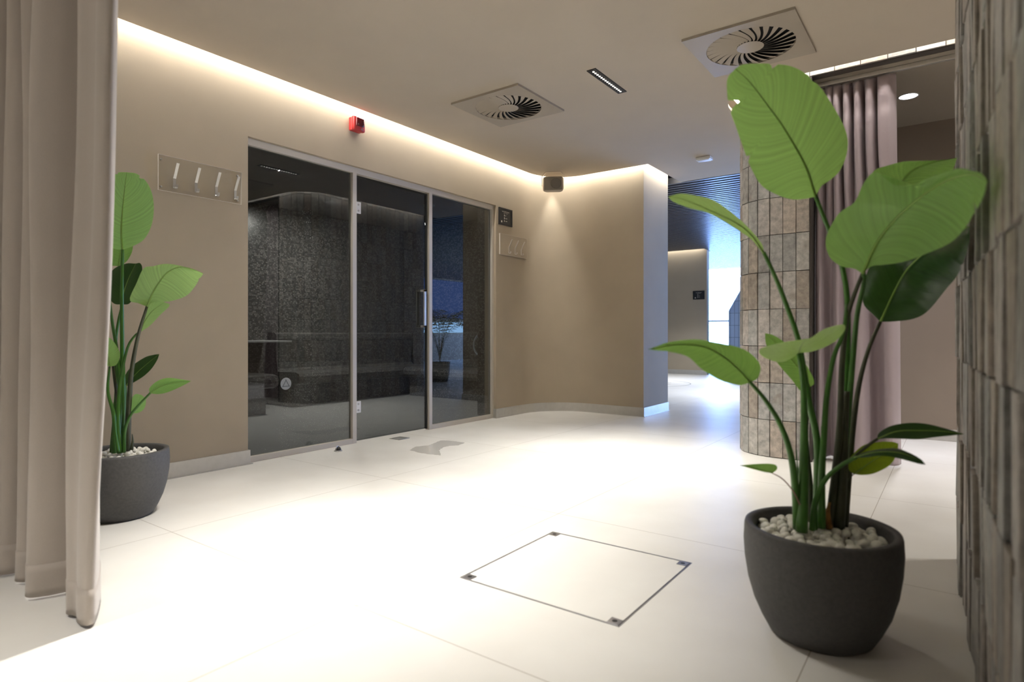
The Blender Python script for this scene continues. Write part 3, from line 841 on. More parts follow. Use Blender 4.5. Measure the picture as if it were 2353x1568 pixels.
# coat hook boards
def hook_board(name, label, y0, y1, z0, z1, ys, clear):
    t = thing(name, label, 'coat rack', (LX, (y0 + y1) / 2, z0), 0)
    L_, H_ = (y1 - y0) / 2, z1 - z0
    if clear:
        obj('board', box(0.012, 0.0215, -L_ + 0.0006, L_ - 0.0006, 0.0006, H_ - 0.0006), M['acrylic'], t)
    else:
        obj('board', box(0.004, 0.022, -L_, L_, 0, H_, 0.001), M['paint'], t)
    bm = bmesh.new()
    e = 0.0012
    add_box(bm, 0.012, 0.022, -L_ - e, L_ + e, H_, H_ + e); add_box(bm, 0.012, 0.022, -L_ - e, L_ + e, -e, 0)
    add_box(bm, 0.012, 0.022, -L_ - e, -L_, 0, H_); add_box(bm, 0.012, 0.022, L_, L_ + e, 0, H_)
    obj('polished_edge', bm, M['acrylic_edge'], t)
    for k in range(4):
        sy, sz = (-1 if k % 2 else 1), (0.025 if k < 2 else H_ - 0.025)
        o = obj('standoff', lathe([(0, 0), (0.006, 0), (0.006, 0.014), (0, 0.014)], 12), M['steel'], t, loc=(0, sy * (L_ - 0.02), sz), rot=(0, PI / 2, 0))
    for yy in ys:
        bm = bmesh.new(); w = 0.009; th = 0.003
        pr = [(0.024, 0.028), (0.030, 0.026), (0.044, 0.022), (0.049, 0.028), (0.049, 0.038)]
        # back plate, lip at the bottom, long slanted arm on top
        path_ = [(0.050, 0.046), (0.050, 0.030), (0.043, 0.024), (0.030, 0.024), (0.0245, 0.030), (0.0245, 0.088)]
        arm = [(0.0245, 0.088), (0.072, 0.178)]
        def ribbon(bm, P):
            for (a, b) in zip(P, P[1:]):
                d = Vector((b[0] - a[0], b[1] - a[1])).normalized(); n = Vector((-d.y, d.x)) * th / 2
                q = [(a[0] - n.x, a[1] - n.y), (b[0] - n.x, b[1] - n.y), (b[0] + n.x, b[1] + n.y), (a[0] + n.x, a[1] + n.y)]
                lo = [bm.verts.new((p[0], yy - (y0 + y1) / 2 - w, p[1])) for p in q]; hi = [bm.verts.new((p[0], yy - (y0 + y1) / 2 + w, p[1])) for p in q]
                bm.faces.new(lo); bm.faces.new(list(reversed(hi)))
                for i in range(4): bm.faces.new((lo[i], hi[i], hi[(i + 1) % 4], lo[(i + 1) % 4]))
            bmesh.ops.recalc_face_normals(bm, faces=bm.faces)
        ribbon(bm, path_); ribbon(bm, arm)
        hk = obj('hook', bm, M['steel'] if clear else M['frame'], t)
    return t
hook_board('coat_rack', 'clear coat rack with four metal hooks left of the glass partition', 1.79, 2.338, 1.832, 2.055, [1.885, 2.022, 2.158, 2.292], True)
hook_board('coat_rack', 'coat rack with three slim hooks below the framed sign right of the partition', 5.34, 5.86, 1.80, 2.03, [5.50, 5.62, 5.74], False)

# door stop, floor drain, wet patch
c = pt(777, 1037, 1302 / (1037 - 766)); t = thing('door_stop', 'small black and steel door stop on the floor before the glass door', 'door stop', (c.x, c.y, 0), math.radians(20))
obj('base_plate', lathe([(0, 0), (0.032, 0), (0.032, 0.004), (0.028, 0.007), (0, 0.007)], 28), M['steel'], t, sm=True)
bm = bmesh.new(); add_lathe(bm, [(0.024 * math.cos(a), 0.006 + 0.030 * math.sin(a)) for a in [PI / 2 * k / 8 for k in range(8)]] + [(0, 0.036)], 28)
obj('rubber_dome', bm, M['rubber'], t, sm=True)
obj('steel_guard', tube([(-0.004 + 0.0, 0.029 * math.cos(a), 0.007 + 0.032 * math.sin(a)) for a in [PI * k / 14 for k in range(15)]], 0.004, 6), M['steel'], t, sm=True)
c = pt(918, 1008, 1302 / (1008 - 766)); t = thing('floor_drain', 'small square steel floor drain before the glass door', 'drain', (c.x, c.y, 0))
bm = bmesh.new(); s = 0.062
for a in ((-s, s, -s, -s + 0.012), (-s, s, s - 0.012, s), (-s, -s + 0.012, -s + 0.012, s - 0.012), (s - 0.012, s, -s + 0.012, s - 0.012)): add_box(bm, *a, 0.0, 0.003)
obj('frame', bm, M['steel'], t); obj('cover', box(-s + 0.016, s - 0.016, -s + 0.016, s - 0.016, 0, 0.003, 0.001), M['alu'], t)
obj('gap', box(-s + 0.012, s - 0.012, -s + 0.012, s - 0.012, 0, 0.001), M['void'], t)
pud = [(942, 1035), (955, 1027), (985, 1024), (1000, 1018), (1012, 1013), (1030, 1013), (1048, 1015), (1068, 1018), (1054, 1024), (1035, 1025), (1020, 1028), (1013, 1032), (1009, 1036), (1013, 1047), (985, 1044), (960, 1040)]
wet = bpy.data.materials.new('wet_film'); wet.use_nodes = True
b = wet.node_tree.nodes['Principled BSDF']; b.inputs['Base Color'].default_value = (0.62, 0.595, 0.545, 1); b.inputs['Roughness'].default_value = 0.12; b.inputs['Specular IOR Level'].default_value = 0.5
pp = [pt(u, v, 1302 / (v - 766)) for u, v in pud]
pl_ = []
for i in range(len(pp)):
    a, b = pp[i], pp[(i + 1) % len(pp)]
    for k in range(8):
        q = a.lerp(b, k / 8); pl_.append((q.x + random.uniform(-.004, .004), q.y + random.uniform(-.004, .004)))
pp = pl_
tag(obj('water_puddle', prism(pp, 0.0002, 0.0009), wet), 'thin wet patch on the floor right of the floor drain', 'puddle')

# access hatch in the floor
hx0, hx1, hy0, hy1 = -1.522, -0.858, 1.757, 2.420
t = thing('floor_hatch', 'square floor access hatch with thin metal edge and corner plates', 'hatch', ((hx0 + hx1) / 2, (hy0 + hy1) / 2, 0))
a = (hx1 - hx0) / 2
bm = bmesh.new(); w = 0.0035
M['hatch'] = mat('hatch_edge_metal', (0.42, 0.42, 0.44), 0.3, 0.9)
add_box(bm, -a, a, -a, -a + w, 0, 0.0015); add_box(bm, -a, a, a - w, a, 0, 0.0015); add_box(bm, -a, -a + w, -a + w, a - w, 0, 0.0015); add_box(bm, a - w, a, -a + w, a - w, 0, 0.0015)
obj('outer_edge', bm, M['hatch'], t)
bm = bmesh.new(); a2 = a - 0.006
add_box(bm, -a2, a2, -a2, -a2 + w * .6, 0, 0.0012); add_box(bm, -a2, a2, a2 - w * .6, a2, 0, 0.0012); add_box(bm, -a2, -a2 + w * .6, -a2, a2, 0, 0.0012); add_box(bm, a2 - w * .6, a2, -a2, a2, 0, 0.0012)
obj('inner_edge', bm, M['hatch'], t)
bm = bmesh.new()
obj('gap', box(a - 0.007, a - 0.0036, -a2, a2, 0, 0.0008), M['void'], t); bm.free()
for sx in (-1, 1):
    for sy in (-1, 1):
        cxx, cyy = sx * (a - 0.028), sy * (a - 0.028)
        cp = obj('corner_plate', box(cxx - 0.02, cxx + 0.02, cyy - 0.02, cyy + 0.02, 0, 0.002, 0.0008), M['hatch'], t)
        obj('key_hole', lathe([(0, 0.002), (0.009, 0.002), (0.009, 0.0024), (0, 0.0024)], 16), M['black'], cp, loc=(cxx, cyy, 0))

# round emblem inlaid in the hall floor
t = thing('floor_emblem', 'round emblem inlaid in the hall floor beyond the passage corner', 'emblem', (-4.72, 10.67, 0))
obj('ring', lathe([(0.85, 0), (0.85, 0.0015), (0.868, 0.0015), (0.868, 0)], 72), mat('emblem_line', (0.25, 0.25, 0.22), 0.5), t)
bm = bmesh.new()
for k in range(9):
    an = 2 * PI * k / 9; rr = 0.34
    for j in range(3):
        q = an + (j - 1) * 0.18; r_ = rr + 0.09 * (j == 1)
        cx_, cy_ = r_ * math.cos(q), r_ * math.sin(q)
        pts_ = [(cx_ + (0.11 * math.cos(w_) * math.cos(q) - 0.03 * math.sin(w_) * math.sin(q)), cy_ + (0.11 * math.cos(w_) * math.sin(q) + 0.03 * math.sin(w_) * math.cos(q))) for w_ in [2 * PI * i / 10 for i in range(10)]]
        add_prism(bm, pts_, 0.0, 0.0015)
obj('leaf_motif', bm, mat('emblem_motif', (0.33, 0.32, 0.29), 0.5), t)

# tiled half pillar at the back of the hall
th = thing('tiled_pillar', 'blue lit tiled pillar with a sloped shoulder at the back of the hall', 'pillar', (0, 0, 0))
bm = bmesh.new()
fx = [(-4.185, 0), (-2.9, 0), (-2.9, 2.2), (-3.76, 2.2), (-4.185, 1.44)]
lo = [bm.verts.new((x, 14.2, z)) for x, z in fx]; hi = [bm.verts.new((x, 14.9, z)) for x, z in fx]
bm.faces.new(lo); bm.faces.new(list(reversed(hi)))
for i in range(5): bm.faces.new((lo[i], hi[i], hi[(i + 1) % 5], lo[(i + 1) % 5]))
bmesh.ops.recalc_face_normals(bm, faces=bm.faces)
pm = mat('blue_lit_tile', (0.40, 0.46, 0.58), 0.35)  # blue of the hall light put into the tile colour
N_, L_n = nt(pm); tc_ = N_.new('ShaderNodeTexCoord'); br_ = N_.new('ShaderNodeTexBrick'); br_.offset = 0.0
br_.inputs['Scale'].default_value = 1.0; br_.inputs['Brick Width'].default_value = 0.09; br_.inputs['Row Height'].default_value = 0.277; br_.inputs['Mortar Size'].default_value = 0.004
br_.inputs['Color1'].default_value = (0.36, 0.42, 0.54, 1); br_.inputs['Color2'].default_value = (0.46, 0.52, 0.62, 1); br_.inputs['Mortar'].default_value = (0.12, 0.13, 0.16, 1)
L_n.new(tc_.outputs['UV'], br_.inputs['Vector']); L_n.new(br_.outputs['Color'], N_['Principled BSDF'].inputs['Base Color'])
obj('body', bm, pm, th)

# potted palm in the hall, seen as a reflection in the glass
pa = thing('potted_palm', 'slender potted palm in the blue lit hall behind the tiled column', 'potted plant', (-0.25, 8.65, 0))
obj('pot', lathe([(0, 0), (0.15, 0), (0.19, 0.2), (0.2, 0.38), (0.185, 0.38), (0.18, 0.34), (0, 0.34)], 40), M['pot'], pa, sm=True)
rp_ = random.Random(9)
for k in range(11):
    az = 2 * PI * k / 11 + rp_.uniform(-.2, .2); L_ = rp_.uniform(0.55, 0.85); rise = rp_.uniform(0.75, 1.15)
    dv = Vector((math.cos(az), math.sin(az), 0)); sd = Vector((-math.sin(az), math.cos(az), 0))
    cur = [Vector((0, 0, 0.34)) + dv * (L_ * t ** 1.6) + Vector((0, 0, rise * 1.9 * (t - 0.55 * t ** 3))) for t in [i / 22 for i in range(23)]]
    bm = bmesh.new(); add_tube(bm, cur, [0.007 * (1 - 0.8 * i / 22) for i in range(23)], 5)
    for i in range(8, 23):
        for sgn in (-1, 1):
            p = cur[i]; tg = (cur[min(i + 1, 22)] - cur[i - 1]).normalized()
            ll = 0.26 * math.sin(PI * (i - 6) / 18) + 0.04
            tip_ = p + sd * sgn * ll * 0.8 + tg * ll * 0.5 - Vector((0, 0, ll * 0.35)); md_ = p.lerp(tip_, 0.45) + Vector((0, 0, 0.02))
            a_, b_, c_, d_ = (bm.verts.new(v) for v in (p, md_ + tg * 0.011, tip_, md_ - tg * 0.011)); bm.faces.new((a_, b_, c_, d_))
    obj('frond', bm, M['leaf_dark'], pa, uv=False)

# ------------------------------------------------------------------ curtains
def curtain_mesh(plan, zb, zt, shear, nz=40, n=260, hem=0.10, taper=None, foot=None):
    P = smooth([Vector((p[0], p[1], 0)) for p in plan], n)
    Q = smooth([Vector((p[0], p[1], 0)) for p in foot], n) if foot else P
    yc = sum(p.y for p in P) / len(P)
    bm = bmesh.new(); rows = []
    rnd = random.Random(2)
    ph = [rnd.uniform(0, 6) for _ in range(4)]
    for k in range(nz + 1):
        q = k / nz; z = zb + (zt - zb) * q
        row = []
        m_ = min(max((z - 0.9) / 1.5, 0), 1); m_ = m_ * m_ * (3 - 2 * m_)
        for i, p in enumerate(Q[j].lerp(P[j], m_) for j in range(n)):
            sx = shear(p.x) * (z / 1.9)
            amp = 1.0
            if taper: amp = taper(q, z)
            wob = 0.006 * math.sin(2.2 * z + ph[0] + p.x * 9) + 0.004 * math.sin(4.1 * z + ph[1] + p.x * 15)
            row.append(bm.verts.new((p.x + sx, yc + (p.y - yc) * amp + wob, z)))
        rows.append(row)
    for a, b in zip(rows, rows[1:]):
        for i in range(len(a) - 1): bm.faces.new((a[i], a[i + 1], b[i + 1], b[i]))
    return bm, P, yc
plan = [(-2.54, .885), (-2.45, .865), (-2.34, .83), (-2.245, .795), (-2.20, .768), (-2.222, .752), (-2.262, .750), (-2.298, .758), (-2.325, .752), (-2.35, .742), (-2.395, .775), (-2.43, .84), (-2.49, .868), (-2.54, .83), (-2.565, .76), (-2.60, .71), (-2.655, .725), (-2.69, .80), (-2.73, .85),
        (-2.76, .80), (-2.775, .745), (-2.82, .735), (-2.845, .80), (-2.88, .85), (-2.905, .78), (-2.93, .725), (-2.99, .73), (-3.02, .80), (-3.06, .86), (-3.10, .80), (-3.12, .73), (-3.18, .72), (-3.22, .80), (-3.27, .86), (-3.31, .79), (-3.34, .72),
        (-3.41, .73), (-3.45, .82), (-3.52, .85), (-3.56, .78), (-3.60, .72), (-3.68, .74), (-3.74, .84), (-3.82, .84), (-3.88, .74), (-3.95, .74), (-4.0, .82)]
plan = [(x, y + 0.015) for x, y in plan]
def shear(x):
    if x > -2.30: return 0.135
    if x > -2.40: return 0.135 - (-2.30 - x) / 0.10 * 0.095
    if x > -2.55: return 0.04 + (-2.40 - x) / 0.15 * 0.05
    return max(0, 0.09 * (1 - (-2.55 - x) / 1.5))
ct = thing('curtain', 'taupe floor length curtain in deep folds at the left foreground', 'curtain', (0, 0, 0))
bm, P, yc = curtain_mesh(plan, 0.012, 2.74, shear)
o = obj('fabric', bm, M['curtain'], ct, sm=True, uv=False)
md = o.modifiers.new('thick', 'SOLIDIFY'); md.thickness = 0.004; md.offset = 0
bm, _, _ = curtain_mesh(plan, 0.012, 0.125, shear, nz=4)
o = obj('hem', bm, M['curtain'], ct, sm=True, uv=False)
md = o.modifiers.new('thick', 'SOLIDIFY'); md.thickness = 0.008; md.offset = 0
rail = obj('curtain_rail', box(-4.05, -1.9, 0.80, 0.83, 2.745, 2.775, 0.003), M['alu']); tag(rail, 'ceiling rail carrying the taupe curtain', 'curtain rail')

# mauve curtain gathered at the opening
ridges = [-.789, -.724, -.678, -.614, -.545, -.470, -.375]
plan2 = [(-0.82, 4.935)]
for i, rx in enumerate(ridges):
    w = 0.020 if i < 5 else (0.024 if i == 5 else 0.045)
    plan2 += [(rx - w, 4.915 if i else 4.91), (rx - w * 0.45, 4.878), (rx + w * 0.45, 4.878), (rx + w, 4.915)]
    if i < len(ridges) - 1: plan2 += [((rx + ridges[i + 1]) / 2, 5.01)]
plan2 += [(-0.318, 4.94), (-0.312, 4.97)]
plan2 = [(x, y + 0.06) for x, y in plan2]
foot2 = [(-0.825, 4.94), (-0.815, 4.895), (-0.79, 4.88), (-0.77, 4.93), (-0.745, 5.01), (-0.72, 4.99), (-0.70, 4.91), (-0.675, 4.875), (-0.645, 4.93), (-0.62, 5.0), (-0.595, 4.96), (-0.565, 4.89), (-0.52, 4.872), (-0.49, 4.91), (-0.465, 5.0), (-0.43, 5.02), (-0.395, 4.96), (-0.375, 4.89), (-0.345, 4.868), (-0.315, 4.90), (-0.30, 4.97)]
foot2 = [(x, y + 0.045) for x, y in foot2]
def tap(q, z):
    a = 1.0
    if z > 2.60: a = max(0.04, math.sqrt(max(0, 1 - ((z - 2.60) / 0.143) ** 2))) * 1.1
    elif z > 2.44: a = 1.0 - 0.2 * math.sin(PI * (z - 2.44) / 0.16) ** 2 + 0.1 * max(0, (z - 2.52) / 0.08)
    return a
ct = thing('curtain', 'mauve curtain bunched beside the tiled column under the ceiling rail', 'curtain', (0, 0, 0))
bm, P, yc = curtain_mesh(plan2, 0.02, 2.742, lambda x: -0.012, nz=110, n=240, taper=tap, foot=foot2)
o = obj('fabric', bm, M['curtain2'], ct, sm=True, uv=False)
md = o.modifiers.new('thick', 'SOLIDIFY'); md.thickness = 0.004; md.offset = 0
rl = tag(obj('curtain_rail', box(-0.83, 2.9, 4.965, 4.995, 2.745, 2.775, 0.002), M['alu']), 'slim metal ceiling rail carrying the mauve curtain', 'curtain rail')

# ------------------------------------------------------------------ plants
POT_R, POT_H = 0.220, 0.332
def pot_mesh():
    prof = [(0, 0.0), (0.135, 0.0), (0.148, 0.006), (0.170, 0.045), (0.192, 0.095), (0.209, 0.155), (0.219, 0.22), (0.2225, 0.275), (0.2200, 0.322), (0.2175, 0.331), (0.212, POT_H), (0.2, POT_H), (0.194, 0.325), (0.192, 0.31), (0.192, 0.282), (0, 0.282)]
    return lathe(prof, 72)

def leaf(parent, mid, left, right, m, cup=0.0, n=46, ms=8, tears=(), rib=0.004, ripple=0.0012, name='leaf'):
    """blade from a midrib and two edge curves (all (u,v,depth) control points, base to tip)"""
    mid_ = smooth([pt(*p) for p in mid], n)
    base, tip = mid_[0], mid_[-1]
    le = smooth([base] + [pt(*p) for p in left] + [tip], n)
    ri = smooth([base] + [pt(*p) for p in right] + [tip], n)
    for side, t0, w, dep in tears:
        e = le if side < 0 else ri
        for i in range(n):
            t = i / (n - 1)
            k = max(0, 1 - abs(t - t0) / w)
            if k > 0: e[i] = e[i].lerp(mid_[i], dep * k)
    bm = bmesh.new(); uv = bm.loops.layers.uv.verify()
    rows = []; U = {}
    rnd = random.Random(int(mid[0][0]))
    for i in range(n):
        t = i / (n - 1); row = []
        across = (ri[i] - le[i])
        tang = (mid_[min(i + 1, n - 1)] - mid_[max(i - 1, 0)])
        nr = across.cross(tang)
        nr = nr.normalized() if nr.length > 1e-9 else Vector((0, 0, 1))
        for j in range(-ms, ms + 1):
            s = abs(j) / ms
            e = le[i] if j < 0 else ri[i]
            p = mid_[i].lerp(e, s)
            wd = (e - mid_[i]).length
            p = p + nr * (cup * wd * (s * (1 - s)) * 4 + ripple * math.sin(t * 95 - s * 9) * s * (1 - s) * 3)
            v = bm.verts.new(p); U[v] = (t, j / ms); row.append(v)
        rows.append(row)
    for a, b in zip(rows, rows[1:]):
        for j in range(len(a) - 1):
            try: f = bm.faces.new((a[j], a[j + 1], b[j + 1], b[j]))
            except ValueError: continue
            for l in f.loops: l[uv].uv = U[l.vert]
    o = obj(name, bm, m, parent, sm=True, uv=False)
    if rib > 0:
        rr = [rib * (1 - 0.8 * i / (n - 1)) for i in range(n)]
        obj('midrib', tube(mid_, rr, 7), M['stem_pale'], o, sm=True)
    return o

def petiole(parent, pts, r0, r1, m=None, n=26, name='stem', flat=1.0):
    P = smooth([pt(*p) for p in pts], n)
    rr = [r0 + (r1 - r0) * i / (n - 1) for i in range(n)]
    return obj(name, tube(P, rr, 9, flat), m or M['stem'], parent, sm=True)

peb_meshes = []
for k in range(5):
    bm = bmesh.new(); bmesh.ops.create_icosphere(bm, subdivisions=3, radius=1)
    rnd = random.Random(k)
    ax = [Vector((rnd.uniform(-1, 1), rnd.uniform(-1, 1), rnd.uniform(-1, 1))).normalized() for _ in range(6)]
    for v in bm.verts:
        s = 1.0
        for a in ax:
            d = v.co.normalized().dot(a)
            if d > 0.55: s *= 1 - 0.28 * (d - 0.55)
        v.co = v.co * s
    me = bpy.data.meshes.new('pebble'); bm.to_mesh(me); bm.free()
    for p in me.polygons: p.use_smooth = True
    me.materials.append(M['pebble']); peb_meshes.append(me)

def pebbles(cx, cy, n, label, group, seed):
    rnd = random.Random(seed); placed = []
    first = None
    tries = 0
    while len(placed) < n and tries < 40000:
        tries += 1
        a = rnd.uniform(0, 2 * PI); r = 0.178 * math.sqrt(rnd.uniform(0, 1))
        x, y = r * math.cos(a), r * math.sin(a)
        lvl = 0 if len(placed) < n * 0.62 else 1
        s = rnd.uniform(0.0125, 0.0175)
        z = 0.290 + lvl * 0.016 + 0.010 * (1 - (r / 0.178) ** 2)
        if any((x - q[0]) ** 2 + (y - q[1]) ** 2 < (0.80 * (s + q[3])) ** 2 and abs(z - q[2]) < 0.010 for q in placed): continue
        placed.append((x, y, z, s))
        if first is None:
            o = bpy.data.objects.new('pebble', peb_meshes[0]); first = o
        else:
            o = first.copy(); o.data = peb_meshes[rnd.randrange(5)]
        o.location = (cx + x, cy + y, z)
        o.scale = (s * rnd.uniform(0.95, 1.35), s * rnd.uniform(0.85, 1.1), s * rnd.uniform(0.75, 0.95))
        o.rotation_euler = (rnd.uniform(-.5, .5), rnd.uniform(-.5, .5), rnd.uniform(0, 6.28))
        C.objects.link(o)
        tag(o, label, 'pebble', group)

# --- right plant
PX, PD = 0.9567, 1.8914
rx_, ry_ = PX * CT - PD * ST, PX * ST + PD * CT
rp = thing('potted_plant', 'large broad leaved plant in a round charcoal pot at the right foreground', 'potted plant', (0, 0, 0))
obj('pot', pot_mesh(), M['pot'], rp, sm=True, uv=False, loc=(rx_, ry_, 0))
obj('soil', lathe([(0, 0.2835), (0.19, 0.2835), (0.19, 0.281)], 40), M['soil'], rp, loc=(rx_, ry_, 0))
pebbles(rx_, ry_, 178, 'white pebble in the charcoal pot of the right foreground plant', 'white pebbles in the right pot', 21)

# A top leaf
leaf(rp, [(1874, 452, 1.86), (1850, 380, 1.84), (1804, 299, 1.80), (1764, 242, 1.76), (1724, 190, 1.72), (1690, 158, 1.70)],
     [(1850, 457, 1.83), (1818, 458, 1.80), (1780, 445, 1.76), (1748, 424, 1.74), (1724, 382, 1.72), (1707, 337, 1.70), (1690, 288, 1.69), (1676, 250, 1.68), (1671, 215, 1.68), (1672, 180, 1.69)],
     [(1888, 428, 1.88), (1905, 416, 1.88), (1928, 395, 1.88), (1944, 360, 1.87), (1948, 322, 1.86), (1936, 283, 1.85), (1912, 240, 1.83), (1887, 203, 1.81), (1855, 172, 1.79), (1820, 153, 1.77), (1780, 147, 1.75), (1735, 146, 1.73), (1705, 149, 1.71)],
     M['leaf'], cup=-0.06, n=70, tears=((-1, 0.80, 0.022, 0.42), (-1, 0.55, 0.008, 0.10), (1, 0.80, 0.016, 0.22), (1, 0.60, 0.012, 0.06)), rib=0.0045)
# C behind B
leaf(rp, [(2040, 500, 1.98), (2058, 443, 1.98), (2090, 398, 2.0), (2130, 378, 2.02), (2199, 363, 2.04)],
     [(2005, 470, 1.98), (1992, 430, 1.98), (2008, 393, 1.99), (2035, 382, 1.99), (2079, 371, 2.0), (2120, 370, 2.02), (2165, 369, 2.03)],
     [(2080, 500, 1.94), (2110, 470, 1.93), (2140, 435, 1.94), (2170, 408, 1.97), (2190, 388, 2.0)],
     M['leaf_mid'], cup=0.12, rib=0.003)
# B big right leaf
leaf(rp, [(1982, 629, 1.74), (2014, 560, 1.70), (2055, 507, 1.64), (2099, 466, 1.55), (2143, 434, 1.44), (2190, 410, 1.32), (2235, 402, 1.19), (2268, 416, 1.08)],
     [(1962, 617, 1.76), (1938, 614, 1.78), (1909, 595, 1.79), (1897, 560, 1.80), (1906, 525, 1.78), (1930, 488, 1.75), (1964, 464, 1.71), (1985, 420, 1.68), (2012, 396, 1.64), (2055, 425, 1.58), (2100, 424, 1.50), (2135, 408, 1.44), (2196, 388, 1.30), (2232, 392, 1.19), (2255, 399, 1.12)],
     [(2003, 612, 1.72), (2030, 609, 1.69), (2075, 602, 1.63), (2132, 582, 1.53), (2187, 556, 1.42), (2222, 518, 1.32), (2235, 495, 1.26), (2246, 480, 1.20), (2262, 445, 1.12)],
     M['leaf'], cup=-0.08, n=80, tears=((1, 0.775, 0.02, 0.42),), rib=0.0048)
# D dark leaf
leaf(rp, [(2023, 740, 2.02), (2055, 671, 2.0), (2085, 619, 1.98), (2129, 578, 1.88), (2180, 545, 1.76), (2228, 520, 1.62)],
     [(2005, 722, 2.03), (1984, 698, 2.04), (1985, 655, 2.05), (1998, 615, 2.05), (2030, 575, 2.04), (2080, 545, 1.94), (2150, 520, 1.82)],
     [(2055, 739, 2.0), (2099, 733, 1.96), (2132, 715, 1.92), (2173, 666, 1.84), (2202, 630, 1.74), (2220, 585, 1.66), (2228, 550, 1.62)],
     M['leaf_dark'], cup=0.10, n=60, tears=((1, 0.72, 0.012, 0.2),), rib=0.004)
# E narrow left leaf
leaf(rp, [(1755, 582, 1.80), (1725, 540, 1.77), (1690, 512, 1.74), (1640, 488, 1.70), (1580, 462, 1.66), (1536, 451, 1.63)],
     [(1746, 573, 1.78), (1724, 548, 1.75), (1687, 524, 1.72), (1632, 492, 1.68), (1580, 477, 1.64), (1546, 463, 1.62)],
     [(1751, 562, 1.83), (1724, 528, 1.81), (1687, 493, 1.79), (1641, 461, 1.75), (1600, 450, 1.71), (1565, 445, 1.66)],
     M['leaf_pale'], cup=0.05, rib=0.0035)
# F left mid
leaf(rp, [(1724, 879, 1.72), (1695, 848, 1.70), (1666, 823, 1.67), (1619, 797, 1.63), (1560, 792, 1.58), (1490, 803, 1.52)],
     [(1708, 884, 1.69), (1692, 885, 1.67), (1652, 873, 1.64), (1613, 849, 1.61), (1580, 820, 1.58), (1535, 808, 1.54), (1510, 806, 1.53)],
     [(1742, 868, 1.74), (1747, 840, 1.75), (1725, 813, 1.74), (1692, 797, 1.71), (1640, 786, 1.67), (1596, 780, 1.63), (1540, 786, 1.57), (1512, 795, 1.54)],
     M['leaf_mid'], cup=0.06, rib=0.0035)
# G mid small leaf
leaf(rp, [(1835, 812, 1.80), (1840, 797, 1.72), (1848, 785, 1.62), (1862, 778, 1.55)],
     [(1800, 832, 1.80), (1765, 826, 1.78), (1745, 812, 1.73), (1752, 800, 1.68), (1800, 787, 1.60)],
     [(1875, 806, 1.78), (1915, 788, 1.75), (1940, 762, 1.72), (1938, 746, 1.68), (1895, 756, 1.60)],
     M['leaf_pale'], cup=0.05, rib=0.002, n=36)
# H behind G
leaf(rp, [(1862, 890, 1.94), (1838, 850, 1.96), (1805, 810, 1.98), (1758, 766, 2.0)],
     [(1842, 900, 1.93), (1820, 874, 1.94), (1795, 845, 1.96), (1772, 815, 1.98), (1760, 790, 1.99)],
     [(1871, 880, 1.95), (1862, 855, 1.96), (1838, 820, 1.98), (1800, 785, 1.99), (1775, 770, 2.0)],
     M['leaf_mid'], cup=0.05, rib=0.0025, n=36)
# I tiny leaf
leaf(rp, [(1774, 1088, 1.80), (1755, 1080, 1.78), (1730, 1074, 1.76), (1700, 1070, 1.74)],
     [(1760, 1086, 1.79), (1739, 1081, 1.77), (1718, 1075, 1.75)],
     [(1785, 1080, 1.80), (1784, 1070, 1.80), (1765, 1066, 1.79), (1729, 1067, 1.76), (1712, 1069, 1.75)],
     M['leaf_mid'], rib=0.0012, n=28)
# J, K, L low right
leaf(rp, [(2015, 1010, 1.84), (2060, 992, 1.82), (2117, 990, 1.79), (2170, 992, 1.76), (2215, 998, 1.74)],
     [(2020, 995, 1.85), (2045, 980, 1.84), (2080, 973, 1.82), (2120, 973, 1.80), (2170, 984, 1.77)],
     [(2040, 1008, 1.82), (2075, 1009, 1.80), (2110, 1010, 1.78), (2150, 1005, 1.76), (2190, 1001, 1.75)],
     M['leaf_dark'], cup=0.05, rib=0.0025, n=36)
leaf(rp, [(1962, 1052, 1.80), (2010, 1040, 1.77), (2060, 1040, 1.74), (2100, 1052, 1.71), (2127, 1068, 1.69)],
     [(1985, 1040, 1.81), (2019, 1033, 1.79), (2060, 1031, 1.77), (2090, 1041, 1.74), (2115, 1055, 1.71)],
     [(1985, 1052, 1.78), (2027, 1048, 1.75), (2065, 1054, 1.73), (2095, 1062, 1.70), (2115, 1067, 1.69)],
     M['leaf_dark'], cup=0.05, rib=0.002, n=36)
leaf(rp, [(1962, 1090, 1.90), (1990, 1070, 1.90), (2020, 1050, 1.92), (2064, 1020, 1.94)],
     [(1950, 1078, 1.91), (1954, 1052, 1.92), (1984, 1024, 1.93), (2020, 1016, 1.94), (2050, 1016, 1.94)],
     [(1985, 1092, 1.89), (2012, 1087, 1.90), (2046, 1068, 1.91), (2062, 1040, 1.93)],
     M['leaf_yellow'], cup=0.08, rib=0.0022, n=36)
# stems (base at the pebbles, top at each leaf)
BD = 1.88
def S(pts, r0, r1, m=None, **k): return petiole(rp, pts, r0, r1, m, **k)
S([(1928, 1216, 1.93), (1938, 1080, 1.93), (1950, 940, 1.93), (1962, 800, 1.90), (1970, 720, 1.85), (1985, 650, 1.78), (1984, 626, 1.745)], .012, .006)
S([(1905, 1216, 1.90), (1928, 1000, 1.90), (1934, 850, 1.88), (1945, 740, 1.84), (1962, 680, 1.80), (1982, 630, 1.76)], .013, .0055, M['stem_dark'])
S([(1940, 1210, 1.96), (1958, 1000, 1.98), (1975, 880, 2.0), (1997, 800, 2.02), (2023, 740, 2.02)], .012, .0055, M['stem_dark'])
S([(1918, 1216, 1.95), (1935, 1050, 1.95), (1943, 900, 1.95), (1948, 760, 1.94), (1944, 660, 1.93), (1925, 580, 1.91), (1895, 505, 1.88), (1873, 448, 1.86)], .013, .0058)
